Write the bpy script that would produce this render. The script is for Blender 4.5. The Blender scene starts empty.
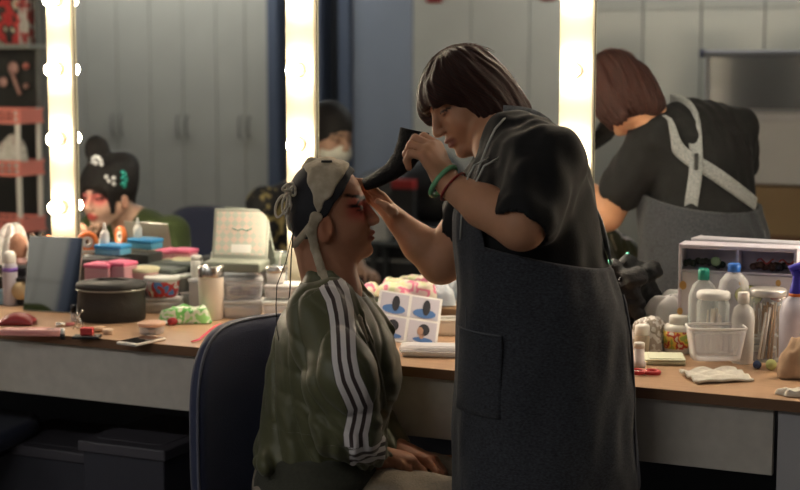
import bpy, math, random
import numpy as np
from math import sin, cos, tan, pi, radians as R_, atan2, sqrt
from mathutils import Vector, Matrix
random.seed(7)
col = bpy.context.scene.collection
# ------------------------------------------------------------------ camera model of the photograph
FPX = 1550.0; YAW = R_(25); PIT = math.atan(180 / FPX); CAM = Vector((0, -3.83, 1.47))
RT = Vector((cos(YAW), sin(YAW), 0)); FH = Vector((-sin(YAW), cos(YAW), 0))
FD = FH * cos(PIT) - Vector((0, 0, sin(PIT))); UP = FH * sin(PIT) + Vector((0, 0, cos(PIT)))
def ray(px, py): return FD + RT * ((px - 400) / FPX) - UP * ((py - 245) / FPX)
def at_y(px, py, y):
    r = ray(px, py); return CAM + r * ((y - CAM.y) / r.y)
def at_z(px, py, z=0.75):
    r = ray(px, py); return CAM + r * ((z - CAM.z) / r.z)
def CP(px, y, z=0.75):                    # point of the plane y, height z, in picture column px
    u = (px - 400) / FPX; b = y - CAM.y; dz = CAM.z - z; c, s = cos(YAW), sin(YAW)
    x = (u * (b * c * cos(PIT) + dz * sin(PIT)) - b * s) / (c + u * s * cos(PIT))
    return Vector((x, y, z))
def L(px, py, d):                         # local figure coordinates: X right, Y away, Z height
    u = (px - 400) / FPX; v = (py - 245) / FPX
    Y = cos(PIT) - v * sin(PIT); Z = -sin(PIT) - v * cos(PIT)
    return np.array([u * d / Y, d, CAM.z + Z * d / Y])
def l2w(p): return Vector((CAM.x, CAM.y, 0)) + RT * float(p[0]) + FH * float(p[1]) + Vector((0, 0, float(p[2])))
def pxm(p):                               # metres per pixel at a world point
    return (Vector(p) - CAM).dot(FD) / FPX
# ------------------------------------------------------------------ materials
MATS = {}
def mat(name, c, rough=.6, metal=0., noise=0., nscale=20., bump=0., bscale=60., spec=.5, alpha=1., sheen=0., coat=0., trans=0., stretch=None, attr=None, sss=0., c2=None, ior=1.45):
    if name in MATS: return MATS[name]
    m = bpy.data.materials.new(name); m.use_nodes = True; nt = m.node_tree; b = nt.nodes['Principled BSDF']
    b.inputs['Base Color'].default_value = (*c, 1); b.inputs['Roughness'].default_value = rough
    b.inputs['Metallic'].default_value = metal; b.inputs['Alpha'].default_value = alpha
    b.inputs['Specular IOR Level'].default_value = spec; b.inputs['Sheen Weight'].default_value = sheen
    b.inputs['Coat Weight'].default_value = coat; b.inputs['Transmission Weight'].default_value = trans
    b.inputs['IOR'].default_value = ior
    if sss: b.inputs['Subsurface Weight'].default_value = sss; b.inputs['Subsurface Radius'].default_value = (.012, .004, .002); b.inputs['Subsurface Scale'].default_value = 1.
    base = None
    if attr:
        a = nt.nodes.new('ShaderNodeAttribute'); a.attribute_name = attr; base = a.outputs['Color']
        nt.links.new(base, b.inputs['Base Color'])
    if noise or bump:
        tc = nt.nodes.new('ShaderNodeTexCoord'); mp = nt.nodes.new('ShaderNodeMapping')
        nt.links.new(tc.outputs['Object'], mp.inputs['Vector'])
        if stretch: mp.inputs['Scale'].default_value = stretch
    if noise:
        n = nt.nodes.new('ShaderNodeTexNoise'); n.inputs['Scale'].default_value = nscale; n.inputs['Detail'].default_value = 4
        nt.links.new(mp.outputs['Vector'], n.inputs['Vector'])
        mx = nt.nodes.new('ShaderNodeMix'); mx.data_type = 'RGBA'
        mr = nt.nodes.new('ShaderNodeMapRange'); mr.inputs['From Min'].default_value = .3; mr.inputs['From Max'].default_value = .7
        nt.links.new(n.outputs['Fac'], mr.inputs['Value']); nt.links.new(mr.outputs['Result'], mx.inputs['Factor'])
        if base is None:
            lo = c2 if c2 else tuple(x * (1 - noise) for x in c)
            mx.inputs['A'].default_value = (*lo, 1); mx.inputs['B'].default_value = (*(c if c2 else tuple(min(1, x * (1 + noise)) for x in c)), 1)
            nt.links.new(mx.outputs['Result'], b.inputs['Base Color'])
        else:
            mx.blend_type = 'MULTIPLY'; mx.inputs['Factor'].default_value = 1
            nt.nodes.remove(mr) if False else None
            g = nt.nodes.new('ShaderNodeMapRange'); g.inputs['To Min'].default_value = 1 - noise; g.inputs['To Max'].default_value = 1 + noise
            nt.links.new(n.outputs['Fac'], g.inputs['Value']); nt.links.new(base, mx.inputs['A']); nt.links.new(g.outputs['Result'], mx.inputs['B'])
            for l in list(nt.links):
                if l.to_socket == mx.inputs['Factor']: nt.links.remove(l)
            nt.links.new(mx.outputs['Result'], b.inputs['Base Color'])
    if bump:
        n = nt.nodes.new('ShaderNodeTexNoise'); n.inputs['Scale'].default_value = bscale; n.inputs['Detail'].default_value = 3
        bp = nt.nodes.new('ShaderNodeBump'); bp.inputs['Strength'].default_value = bump; bp.inputs['Distance'].default_value = .004
        nt.links.new(mp.outputs['Vector'], n.inputs['Vector']); nt.links.new(n.outputs['Fac'], bp.inputs['Height']); nt.links.new(bp.outputs['Normal'], b.inputs['Normal'])
    MATS[name] = m; return m
def emis(name, c, s):
    if name in MATS: return MATS[name]
    m = bpy.data.materials.new(name); m.use_nodes = True; nt = m.node_tree; nt.nodes.remove(nt.nodes['Principled BSDF'])
    e = nt.nodes.new('ShaderNodeEmission'); e.inputs['Color'].default_value = (*c, 1); e.inputs['Strength'].default_value = s
    nt.links.new(e.outputs[0], nt.nodes['Material Output'].inputs['Surface']); MATS[name] = m; return m
def clear(name, c=(1, 1, 1), a=.2, rough=.12):      # thin clear plastic or glass: see-through with a glossy skin
    if name in MATS: return MATS[name]
    m = bpy.data.materials.new(name); m.use_nodes = True; nt = m.node_tree; b = nt.nodes['Principled BSDF']
    b.inputs['Base Color'].default_value = (*c, 1); b.inputs['Roughness'].default_value = rough
    t = nt.nodes.new('ShaderNodeBsdfTransparent'); t.inputs['Color'].default_value = (*[.5 + .5 * x for x in c], 1)
    lw = nt.nodes.new('ShaderNodeLayerWeight'); lw.inputs['Blend'].default_value = .35
    mr = nt.nodes.new('ShaderNodeMapRange'); mr.inputs['To Min'].default_value = a; mr.inputs['To Max'].default_value = min(1, a + .55)
    mx = nt.nodes.new('ShaderNodeMixShader')
    nt.links.new(lw.outputs['Facing'], mr.inputs['Value']); nt.links.new(mr.outputs['Result'], mx.inputs[0])
    nt.links.new(t.outputs[0], mx.inputs[1]); nt.links.new(b.outputs[0], mx.inputs[2])
    nt.links.new(mx.outputs[0], nt.nodes['Material Output'].inputs['Surface']); MATS[name] = m; return m
# ------------------------------------------------------------------ objects
def tag(o, label=None, cat=None, group=None, kind=None):
    if label: o['label'] = label
    if cat: o['category'] = cat
    if group: o['group'] = group
    if kind: o['kind'] = kind
    return o
def thing(name, loc, label, cat, rz=0., group=None, rot=None):
    o = bpy.data.objects.new(name, None); col.objects.link(o); o.empty_display_size = .05
    o.location = loc; o.rotation_euler = rot if rot else (0, 0, rz); return tag(o, label, cat, group)
def copy_tree(o, parent=None):
    c = o.copy(); col.objects.link(c); c.parent = parent
    for ch in [x for x in bpy.data.objects if x.parent == o]: copy_tree(ch, c)
    return c
class MB:
    def __init__(s): s.v = []; s.f = []; s.mi = []; s.m = 0; s.sm = []
    def put(s, vs, fs, smooth=True):
        k = len(s.v); s.v += [tuple(p) for p in vs]; s.f += [tuple(i + k for i in f) for f in fs]; s.mi += [s.m] * len(fs); s.sm += [smooth] * len(fs); return s
    def box(s, c, d, b=0., rz=0., M=None):      # centre, full size, bevel
        hx, hy, hz = d[0] / 2, d[1] / 2, d[2] / 2; b = min(b, hx * .98, hy * .98, hz * .98)
        pts = []; fs = []
        if b <= 0:
            pts = [(x * hx, y * hy, z * hz) for z in (-1, 1) for y in (-1, 1) for x in (-1, 1)]
            fs = [(0, 2, 3, 1), (4, 5, 7, 6), (0, 1, 5, 4), (2, 6, 7, 3), (0, 4, 6, 2), (1, 3, 7, 5)]
        else:
            n = 3; rings = []
            for (z, ins) in ((-hz, b), (-hz + b * .3, b * .3), (-hz + b, 0), (hz - b, 0), (hz - b * .3, b * .3), (hz, b)):
                ring = []
                for (sx, sy, a0) in ((1, 1, 0), (-1, 1, 90), (-1, -1, 180), (1, -1, 270)):
                    for k in range(n + 1):
                        a = R_(a0 + 90 * k / n); rr = max(b - ins, 0)
                        ring.append((sx * (hx - b) + rr * cos(a), sy * (hy - b) + rr * sin(a), z))
                rings.append(ring)
            m = len(rings[0]); pts = [p for r in rings for p in r]
            for i in range(len(rings) - 1):
                for j in range(m): fs.append((i * m + j, i * m + (j + 1) % m, (i + 1) * m + (j + 1) % m, (i + 1) * m + j))
            fs.append(tuple(range(m))[::-1]); fs.append(tuple(range((len(rings) - 1) * m, len(rings) * m)))
        T = Matrix.Translation(Vector(c)) @ (M.to_4x4() if M else Matrix.Rotation(rz, 4, 'Z'))
        return s.put([T @ Vector(p) for p in pts], fs, False)
    def lathe(s, prof, c=(0, 0, 0), n=20, sx=1., sy=1., M=None):
        c = Vector(c); vs = []; fs = []
        for (r, z) in prof:
            for k in range(n):
                a = 2 * pi * k / n; p = Vector((r * cos(a) * sx, r * sin(a) * sy, z))
                vs.append((M @ p if M else p) + c)
        for i in range(len(prof) - 1):
            for k in range(n): fs.append((i * n + k, i * n + (k + 1) % n, (i + 1) * n + (k + 1) % n, (i + 1) * n + k))
        fs.append(tuple(range(n))[::-1]); fs.append(tuple(range((len(prof) - 1) * n, len(prof) * n)))
        return s.put(vs, fs)
    def tube(s, pts, r, n=8, flat=1., closed=False):
        P = [Vector(p) for p in pts]; m = len(P); rr = r if hasattr(r, '__len__') else [r] * m
        vs = []; fs = []; prev = None
        for i, p in enumerate(P):
            a = P[(i - 1) % m] if (i or closed) else p; b = P[(i + 1) % m] if (i < m - 1 or closed) else p
            t = (b - a).normalized() if (b - a).length > 1e-9 else Vector((0, 0, 1))
            if prev is None:
                prev = t.cross(Vector((0, 0, 1)));
                if prev.length < .1: prev = t.cross(Vector((0, 1, 0)))
            prev = (prev - t * prev.dot(t)).normalized(); q = t.cross(prev)
            for k in range(n):
                w = 2 * pi * k / n; vs.append(p + prev * (cos(w) * rr[i]) + q * (sin(w) * rr[i] * flat))
        for i in range(m if closed else m - 1):
            for k in range(n): fs.append((i * n + k, i * n + (k + 1) % n, ((i + 1) % m) * n + (k + 1) % n, ((i + 1) % m) * n + k))
        if not closed: fs.append(tuple(range(n))[::-1]); fs.append(tuple(range((m - 1) * n, m * n)))
        return s.put(vs, fs)
    def ell(s, c, r, n=14, M=None):
        prof = [(max(1e-4, sin(pi * i / n)), -cos(pi * i / n)) for i in range(n + 1)]; vs = []; fs = []; c = Vector(c)
        k = n * 2
        for (a, z) in prof:
            for j in range(k):
                w = 2 * pi * j / k; p = Vector((a * cos(w) * r[0], a * sin(w) * r[1], z * r[2])); vs.append((M @ p if M else p) + c)
        for i in range(n):
            for j in range(k): fs.append((i * k + j, i * k + (j + 1) % k, (i + 1) * k + (j + 1) % k, (i + 1) * k + j))
        return s.put(vs, fs)
    def prism(s, poly, z0, z1, M=None, c=(0, 0, 0)):     # polygon in xy extruded z0..z1
        n = len(poly); vs = [Vector((x, y, z)) for z in (z0, z1) for (x, y) in poly]; c = Vector(c)
        vs = [(M @ v if M else v) + c for v in vs]
        fs = [tuple(range(n))[::-1], tuple(range(n, 2 * n))] + [(i, (i + 1) % n, n + (i + 1) % n, n + i) for i in range(n)]
        return s.put(vs, fs, False)
    def sheet(s, fn, nu, nv, th=.001):         # fn(u,v)->point ; closed thin solid
        top = [[Vector(fn(i / nu, j / nv)) for j in range(nv + 1)] for i in range(nu + 1)]
        vs = []; fs = []; W = nv + 1; N = (nu + 1) * W; bot = []
        for i in range(nu + 1):
            for j in range(nv + 1):
                a = top[min(i + 1, nu)][j] - top[max(i - 1, 0)][j]; b = top[i][min(j + 1, nv)] - top[i][max(j - 1, 0)]
                n = a.cross(b); n = n.normalized() if n.length > 1e-12 else Vector((0, 0, 1))
                vs.append(top[i][j]); bot.append(top[i][j] - n * th)
        vs += bot
        for i in range(nu):
            for j in range(nv):
                q = (i * W + j, (i + 1) * W + j, (i + 1) * W + j + 1, i * W + j + 1); fs.append(q); fs.append(tuple(x + N for x in q)[::-1])
        for i in range(nu):
            a, b = i * W, (i + 1) * W; fs.append((a, a + N, b + N, b)); a += nv; b += nv; fs.append((b, b + N, a + N, a))
        for j in range(nv):
            a, b = j, j + 1; fs.append((b, b + N, a + N, a)); a += nu * W; b += nu * W; fs.append((a, a + N, b + N, b))
        return s.put(vs, fs)
    def build(s, name, mats, parent=None, loc=None, label=None, attrs=None):
        me = bpy.data.meshes.new(name); me.from_pydata(s.v, [], s.f)
        for m in (mats if isinstance(mats, (list, tuple)) else [mats]): me.materials.append(m)
        me.polygons.foreach_set('material_index', s.mi); me.polygons.foreach_set('use_smooth', s.sm)
        me.update(); o = bpy.data.objects.new(name, me); col.objects.link(o)
        if any(s.sm) and not all(s.sm): pass
        if parent: o.parent = parent
        if loc is not None: o.location = loc
        if label: o['label'] = label
        return o
def nsolid(p, f, seed, oct=1):     # cheap smooth noise, p (...,3) arrays x,y,z
    rs = np.random.RandomState(seed); out = 0
    for k in range(6):
        d = rs.normal(size=3); d /= np.linalg.norm(d); ph = rs.uniform(0, 6.28); ff = f * rs.uniform(.6, 1.5)
        out = out + np.sin((p[0] * d[0] + p[1] * d[1] + p[2] * d[2]) * ff + ph)
    return out / 3.
# ------------------------------------------------------------------ distance-field sculpting
def smin(a, b, k):
    if k <= 0: return np.minimum(a, b)
    h = np.maximum(k - np.abs(a - b), 0) / k; return np.minimum(a, b) - h * h * k * .25
class Frame:
    def __init__(s, o=(0, 0, 0), X=(1, 0, 0), Y=(0, 1, 0), Z=(0, 0, 1), sc=1.):
        s.o = np.array(o, float); s.A = np.array([X, Y, Z], float); s.A /= np.linalg.norm(s.A, axis=1)[:, None]; s.sc = sc
    def to(s, p):        # outer -> inner arrays
        q = [p[i] - s.o[i] for i in range(3)]
        return [(q[0] * s.A[i][0] + q[1] * s.A[i][1] + q[2] * s.A[i][2]) / s.sc for i in range(3)]
    def out(s, v): return s.o + s.sc * (np.array(v, float) @ s.A)
def eulerframe(o, fwd, yaw=0., roll=0., sc=1., up=None):
    X = np.array(fwd, float); X /= np.linalg.norm(X); Z = np.array(up if up is not None else (0, 0, 1), float); Z = Z - X * Z.dot(X); Z /= np.linalg.norm(Z); Y = np.cross(Z, X)
    if roll: Z, Y = Z * cos(roll) + Y * sin(roll), Y * cos(roll) - Z * sin(roll)
    return Frame(o, X, Y, Z, sc)
ID = Frame()
class SDF:
    def __init__(s, lo, hi, h, cap=.05):
        s.lo = np.array(lo, float); s.h = h; s.n = [int(math.ceil((hi[i] - lo[i]) / h)) + 1 for i in range(3)]
        s.D = np.full(s.n, cap, np.float32); s.cap = cap; s.ax = [(s.lo[i] + h * np.arange(s.n[i])).astype(np.float32) for i in range(3)]
    def region(s, lo, hi):
        a = [max(0, int((lo[i] - s.lo[i]) / s.h)) for i in range(3)]; b = [min(s.n[i], int((hi[i] - s.lo[i]) / s.h) + 2) for i in range(3)]
        if any(b[i] <= a[i] for i in range(3)): return None, None
        sl = tuple(slice(a[i], b[i]) for i in range(3))
        P = [s.ax[0][sl[0]][:, None, None], s.ax[1][sl[1]][None, :, None], s.ax[2][sl[2]][None, None, :]]
        return sl, P
    def op(s, fn, lo, hi, k=.01, mode='u', fr=ID):
        # lo, hi: box in frame coords
        cs = np.array([fr.out((x, y, z)) for x in (lo[0], hi[0]) for y in (lo[1], hi[1]) for z in (lo[2], hi[2])])
        m = s.cap if mode == 'u' else k + .004
        sl, P = s.region(cs.min(0) - m, cs.max(0) + m)
        if sl is None: return s
        d = fn(fr.to(P) if fr is not ID else P) * fr.sc
        if mode == 'u': s.D[sl] = smin(s.D[sl], d, k)
        elif mode == 's': s.D[sl] = -smin(-s.D[sl], d, k)
        return s
    def cut(s, fn, k=.004):          # keep where fn(p)<0
        P = [s.ax[0][:, None, None], s.ax[1][None, :, None], s.ax[2][None, None, :]]
        s.D = -smin(-s.D, -(fn(P) + 0 * s.D), k); return s
    def ell(s, c, r, k=.01, mode='u', fr=ID):
        c = np.array(c, float); r = np.array(r if hasattr(r, '__len__') else [r] * 3, float)
        def fn(p):
            q = [(p[i] - c[i]) for i in range(3)]
            k0 = np.sqrt(sum((q[i] / r[i]) ** 2 for i in range(3))); k1 = np.sqrt(sum((q[i] / r[i] ** 2) ** 2 for i in range(3))) + 1e-6
            return k0 * (k0 - 1) / k1
        return s.op(fn, c - r, c + r, k, mode, fr)
    def cone(s, a, b, ra, rb, k=.01, mode='u', fr=ID, sq=None):   # sq=(axis unit vector, factor<1) squashes section along axis
        a = np.array(a, float); b = np.array(b, float); ba = b - a; L2 = ba.dot(ba) + 1e-12; rm = max(ra, rb)
        if sq: n = np.array(sq[0], float); n /= np.linalg.norm(n)
        def fn(p):
            q = [p[i] - a[i] for i in range(3)]
            t = np.clip((q[0] * ba[0] + q[1] * ba[1] + q[2] * ba[2]) / L2, 0, 1)
            q = [q[i] - t * ba[i] for i in range(3)]; rr = ra + (rb - ra) * t
            if sq:
                e = q[0] * n[0] + q[1] * n[1] + q[2] * n[2]; g = (1 / sq[1] ** 2 - 1)
                return (np.sqrt(q[0] ** 2 + q[1] ** 2 + q[2] ** 2 + g * e * e) - rr) * (sq[1] * .5 + .5)
            return np.sqrt(q[0] ** 2 + q[1] ** 2 + q[2] ** 2) - rr
        return s.op(fn, np.minimum(a, b) - rm, np.maximum(a, b) + rm, k, mode, fr)
    def chain(s, pts, rs, k=.01, mode='u', fr=ID, sq=None):
        for i in range(len(pts) - 1): s.cone(pts[i], pts[i + 1], rs[i], rs[i + 1], k, mode, fr, sq)
        return s
    def loft(s, rows, k=.02, mode='u', fr=ID, e=2., ends=.02):
        # rows: (z, cx, cy, rx, ry) ascending or descending in z
        rows = sorted(rows); Z = np.array([r[0] for r in rows]); A = np.array([r[1:] for r in rows])
        def fn(p):
            z = p[2]; zz = np.clip(z, Z[0], Z[-1]); g = [np.interp(zz, Z, A[:, i]).astype(np.float32) for i in range(4)]
            x = np.abs(p[0] - g[0]) / g[2]; y = np.abs(p[1] - g[1]) / g[3]
            d = ((x ** e + y ** e) ** (1 / e) - 1) * np.minimum(g[2], g[3])
            dz = np.maximum(Z[0] - z, z - Z[-1]) + ends
            return np.where((d > 0) & (dz > 0), np.sqrt(np.maximum(d + ends, 0) ** 2 + dz ** 2) - ends, np.maximum(d, dz - ends)) if False else -smin(-d, -(dz - ends) + 0 * d, ends)
        rx = A[:, 2].max(); ry = A[:, 3].max()
        return s.op(fn, ((A[:, 0] - A[:, 2]).min(), (A[:, 1] - A[:, 3]).min(), Z[0]), ((A[:, 0] + A[:, 2]).max(), (A[:, 1] + A[:, 3]).max(), Z[-1]), k, mode, fr)
    def disp(s, fn):
        P = [s.ax[0][:, None, None], s.ax[1][None, :, None], s.ax[2][None, None, :]]
        m = np.abs(s.D) < .04; d = fn(P) + 0 * s.D; s.D = s.D + np.where(m, d, 0).astype(np.float32); return s
    def mesh(s):
        D = s.D; I = D < 0; h = s.h
        c = np.zeros([n - 1 for n in s.n], np.uint8)
        for dx in (0, 1):
            for dy in (0, 1):
                for dz in (0, 1): c += I[dx:s.n[0] - 1 + dx, dy:s.n[1] - 1 + dy, dz:s.n[2] - 1 + dz]
        act = (c > 0) & (c < 8); idx = np.argwhere(act); N = len(idx)
        vid = np.full(act.shape, -1, np.int32); vid[act] = np.arange(N)
        acc = np.zeros((N, 3)); cnt = np.zeros(N)
        offs = [(0, 0, 0), (1, 0, 0), (0, 1, 0), (1, 1, 0), (0, 0, 1), (1, 0, 1), (0, 1, 1), (1, 1, 1)]
        V = [D[idx[:, 0] + o[0], idx[:, 1] + o[1], idx[:, 2] + o[2]].astype(float) for o in offs]
        for (a, b) in ((0, 1), (2, 3), (4, 5), (6, 7), (0, 2), (1, 3), (4, 6), (5, 7), (0, 4), (1, 5), (2, 6), (3, 7)):
            m = (V[a] < 0) != (V[b] < 0); t = V[a][m] / (V[a][m] - V[b][m])
            oa, ob = np.array(offs[a]), np.array(offs[b]); acc[m] += oa + t[:, None] * (ob - oa); cnt[m] += 1
        vs = s.lo + (idx + acc / np.maximum(cnt, 1)[:, None]) * h
        quads = []
        for ax in range(3):
            o = [(1, 0, 0), (0, 1, 0), (0, 0, 1)][ax]; u = [(0, 1, 0), (0, 0, 1), (1, 0, 0)][ax]; w = [(0, 0, 1), (1, 0, 0), (0, 1, 0)][ax]
            n = s.n; A = I[1:n[0] - 1, 1:n[1] - 1, 1:n[2] - 1]
            B = I[1 + o[0]:n[0] - 1 + o[0], 1 + o[1]:n[1] - 1 + o[1], 1 + o[2]:n[2] - 1 + o[2]]
            e = np.argwhere(A != B) + 1; ins = I[e[:, 0], e[:, 1], e[:, 2]]
            def g(du, dw):
                q = e - np.array(u) * du - np.array(w) * dw
                for i in range(3): q[:, i] = np.clip(q[:, i], 0, act.shape[i] - 1)
                return vid[q[:, 0], q[:, 1], q[:, 2]]
            Q = np.stack([g(0, 0), g(1, 0), g(1, 1), g(0, 1)], 1); Q[~ins] = Q[~ins][:, ::-1]; quads.append(Q)
        Q = np.concatenate(quads); Q = Q[(Q >= 0).all(1)]
        return vs, Q
def npmesh(name, vs, fs, m, parent=None, colors=None, floats=None, label=None, smooth=True):
    me = bpy.data.meshes.new(name); me.vertices.add(len(vs)); me.vertices.foreach_set('co', np.asarray(vs, np.float32).ravel())
    n = len(fs); me.loops.add(n * 4); me.loops.foreach_set('vertex_index', np.asarray(fs, np.int32).ravel())
    me.polygons.add(n); me.polygons.foreach_set('loop_start', np.arange(0, n * 4, 4, dtype=np.int32))
    me.update(calc_edges=True); me.validate()
    me.polygons.foreach_set('use_smooth', [smooth] * len(me.polygons))
    for mm in (m if isinstance(m, (list, tuple)) else [m]): me.materials.append(mm)
    if colors is not None:
        a = me.color_attributes.new('Col', 'FLOAT_COLOR', 'POINT'); c = np.ones((len(vs), 4), np.float32); c[:, :3] = colors; a.data.foreach_set('color', c.ravel())
    for k, v in (floats or {}).items():
        a = me.attributes.new(k, 'FLOAT', 'POINT'); a.data.foreach_set('value', np.asarray(v, np.float32))
    o = bpy.data.objects.new(name, me); col.objects.link(o)
    if parent: o.parent = parent
    if label: o['label'] = label
    return o
def sstep(a, b, x): t = np.clip((x - a) / (b - a), 0, 1); return t * t * (3 - 2 * t)
def blob(x, y, cx, cy, rx, ry, soft=.35, ang=0.):
    dx, dy = x - cx, y - cy; ca, sa = cos(ang), sin(ang); u = (dx * ca + dy * sa) / rx; v = (-dx * sa + dy * ca) / ry
    return 1 - sstep(1 - soft, 1 + soft, np.sqrt(u * u + v * v))
def mixc(c, new, w): w = np.asarray(w)[:, None]; return c * (1 - w) + np.array(new) * w
# ================================================================== figures
def w2l(p):
    q = Vector(p) - Vector((CAM.x, CAM.y, 0)); return np.array([q.dot(RT), q.dot(FH), q.z])
def row(py, pl, pr, d, ry, dy=0.):
    a, b = L(pl, py, d), L(pr, py, d); return (a[2], (a[0] + b[0]) / 2, d + dy, (b[0] - a[0]) / 2, ry)
def head(S, fr, cx=-.010, cr=.089):
    S.ell((cx, 0, .028), (cr, .074, .082), .01, fr=fr)
    S.ell((.028, 0, -.018), (.058, .062, .078), .02, fr=fr)
    for s in (-1, 1):
        S.cone((-.008, s * .048, -.045), (.058, s * .012, -.096), .022, .017, .02, fr=fr)
        S.ell((.052, s * .036, -.035), (.032, .026, .030), .02, fr=fr)
        S.cone((.079, s * .012, .024), (.062, s * .048, .022), .010, .009, .012, fr=fr)
    S.ell((.055, 0, -.055), (.040, .034, .040), .02, fr=fr)
    for s in (-1, 1):
        S.ell((.094, s * .031, .004), (.016, .019, .011), .010, 's', fr=fr)
        S.ell((.072, s * .031, .003), (.0125, .0165, .0105), .004, fr=fr)
    S.cone((.086, 0, .014), (.108, 0, -.026), .0075, .0105, .010, fr=fr)
    for s in (-1, 1): S.ell((.101, s * .0115, -.030), (.0105, .0075, .0075), .006, fr=fr)
    S.ell((.094, 0, -.053), (.012, .023, .0065), .006, fr=fr)
    S.ell((.092, 0, -.0655), (.0115, .019, .0075), .005, fr=fr)
    S.ell((.105, 0, -.0592), (.010, .024, .0016), .003, 's', fr=fr)
    S.ell((.080, 0, -.092), (.018, .020, .015), .014, fr=fr)
    for s in (-1, 1):
        e = Frame(fr.out((-.006, s * .077, -.027)), fr.A[0] + .35 * s * fr.A[1] * -1, fr.A[1], fr.A[2] - .15 * fr.A[0], fr.sc)
        S.ell((0, 0, 0), (.018, .0085, .031), .006, fr=e)
        S.ell((.003, s * .009, .002), (.009, .006, .018), .004, 's', fr=e)
def neck(S, fr, base, r=.052):
    S.cone(fr.out((-.030, 0, -.055)), base, r * .98, r * 1.1, .03)
def hand(S, wrist, F, B, left, curls, thumb, sc=1., spread=1., forearm=None):
    F = np.array(F, float); F /= np.linalg.norm(F); B = np.array(B, float); B = B - F * B.dot(F); B /= np.linalg.norm(B)
    T = np.cross(F, B) if left else np.cross(B, F)
    fr = Frame(wrist, F, T, B, sc)
    S.cone((0, 0, 0), (.03, 0, 0), .026, .026, .012, fr=fr, sq=((0, 0, 1), .72))
    S.cone((.022, .012, 0), (.078, .026, 0), .022, .0125, .014, fr=fr, sq=((0, 0, 1), .8))
    S.cone((.022, -.012, 0), (.070, -.026, 0), .022, .0125, .014, fr=fr, sq=((0, 0, 1), .8))
    S.cone((.02, 0, 0), (.078, 0, 0), .023, .017, .014, fr=fr, sq=((0, 0, 1), .75))
    base = [(.084, .029, 0), (.088, .0095, .001), (.084, -.010, 0), (.076, -.028, -.002)]
    ln = [(.040, .025, .019), (.044, .028, .020), (.041, .026, .020), (.032, .020, .017)]
    tips = []
    for i in range(4):
        p = np.array(base[i]); a = 0.; yaw = (.12, .03, -.05, -.14)[i] * spread
        pts = [p]
        for j in range(3):
            a += R_(curls[i][j]); d = np.array([cos(a), yaw * cos(a), -sin(a)]); p = p + d * ln[i][j]; pts.append(p)
        S.cone((base[i][0] - .02, base[i][1] * .9, 0), base[i], .0105, .0105, .010, fr=fr)
        S.chain(pts, [.0098, .0088, .0080, .0072], .0035, fr=fr); tips.append(fr.out(pts[-1]))
    S.chain([(.018, .016, -.004)] + list(thumb), [.0155, .0125, .0105, .0088][:len(thumb) + 1], .006, fr=fr)
    return fr, tips
def face_colors(q, skin, brow, lip, makeup=None, wing=0.):
    x, y, z = q; c = np.tile(np.array(skin), (len(x), 1)); ay = np.abs(y); fz = sstep(.03, .055, x)
    near = (np.sqrt(x * x + y * y + z * z) < .17).astype(float)
    if makeup is not None:
        w = blob(ay, z, .036, .008, .034, .030, .5) * fz; c = mixc(c, makeup, w * .8)
    ear = blob(x, z, -.006, -.027, .02, .034, .3) * (ay > .068); c = mixc(c, (skin[0], skin[1] * .78, skin[2] * .72), ear * .6 * near)
    arc = z - (.0265 + .10 * (ay - .03) * (ay < .055) - .7 * np.maximum(ay - .040, 0))
    w = (1 - sstep(.0025, .0050, np.abs(arc))) * sstep(.010, .014, ay) * (1 - sstep(.052, .060, ay)) * fz * near; c = mixc(c, brow, w * .92)
    lash = z - (.0065 - 9 * (ay - .031) ** 2); w = (1 - sstep(.0015, .0036, np.abs(lash))) * sstep(.014, .018, ay) * (1 - sstep(.048, .054, ay)) * fz * near; c = mixc(c, (.012, .008, .008), w)
    if wing:       # stage make-up: eyeliner and brow swept out to the temple
        for z0, sl, a0, a1, th in ((.0065, .30, .014, .068, .0040), (.030, .28, .012, .070, .0052)):
            ln_ = z - (z0 + sl * np.maximum(ay - .030, 0)); w = (1 - sstep(th * .6, th, np.abs(ln_))) * sstep(a0, a0 + .004, ay) * (1 - sstep(a1 - .010, a1, ay)) * sstep(.02, .035, x) * near; c = mixc(c, (.008, .006, .006), w * wing)
    lo = z - (-.0025 + 7 * (ay - .031) ** 2); w = (1 - sstep(.001, .0025, np.abs(lo))) * sstep(.018, .022, ay) * (1 - sstep(.044, .048, ay)) * fz * near; c = mixc(c, (.05, .02, .02), w * .7)
    w = blob(y, z, 0, -.0592, .0235, .0135, .2) * sstep(.07, .08, x) * near; c = mixc(c, lip, w * .9)
    return c
def strand(q):      # coordinate that runs around the head so hair shading follows the strands
    x, y, z = q; return np.arctan2(y, x + .02) * 2.2 + .6 * np.sin(z * 14) + 3 * np.clip(z, -.1, .2)
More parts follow.
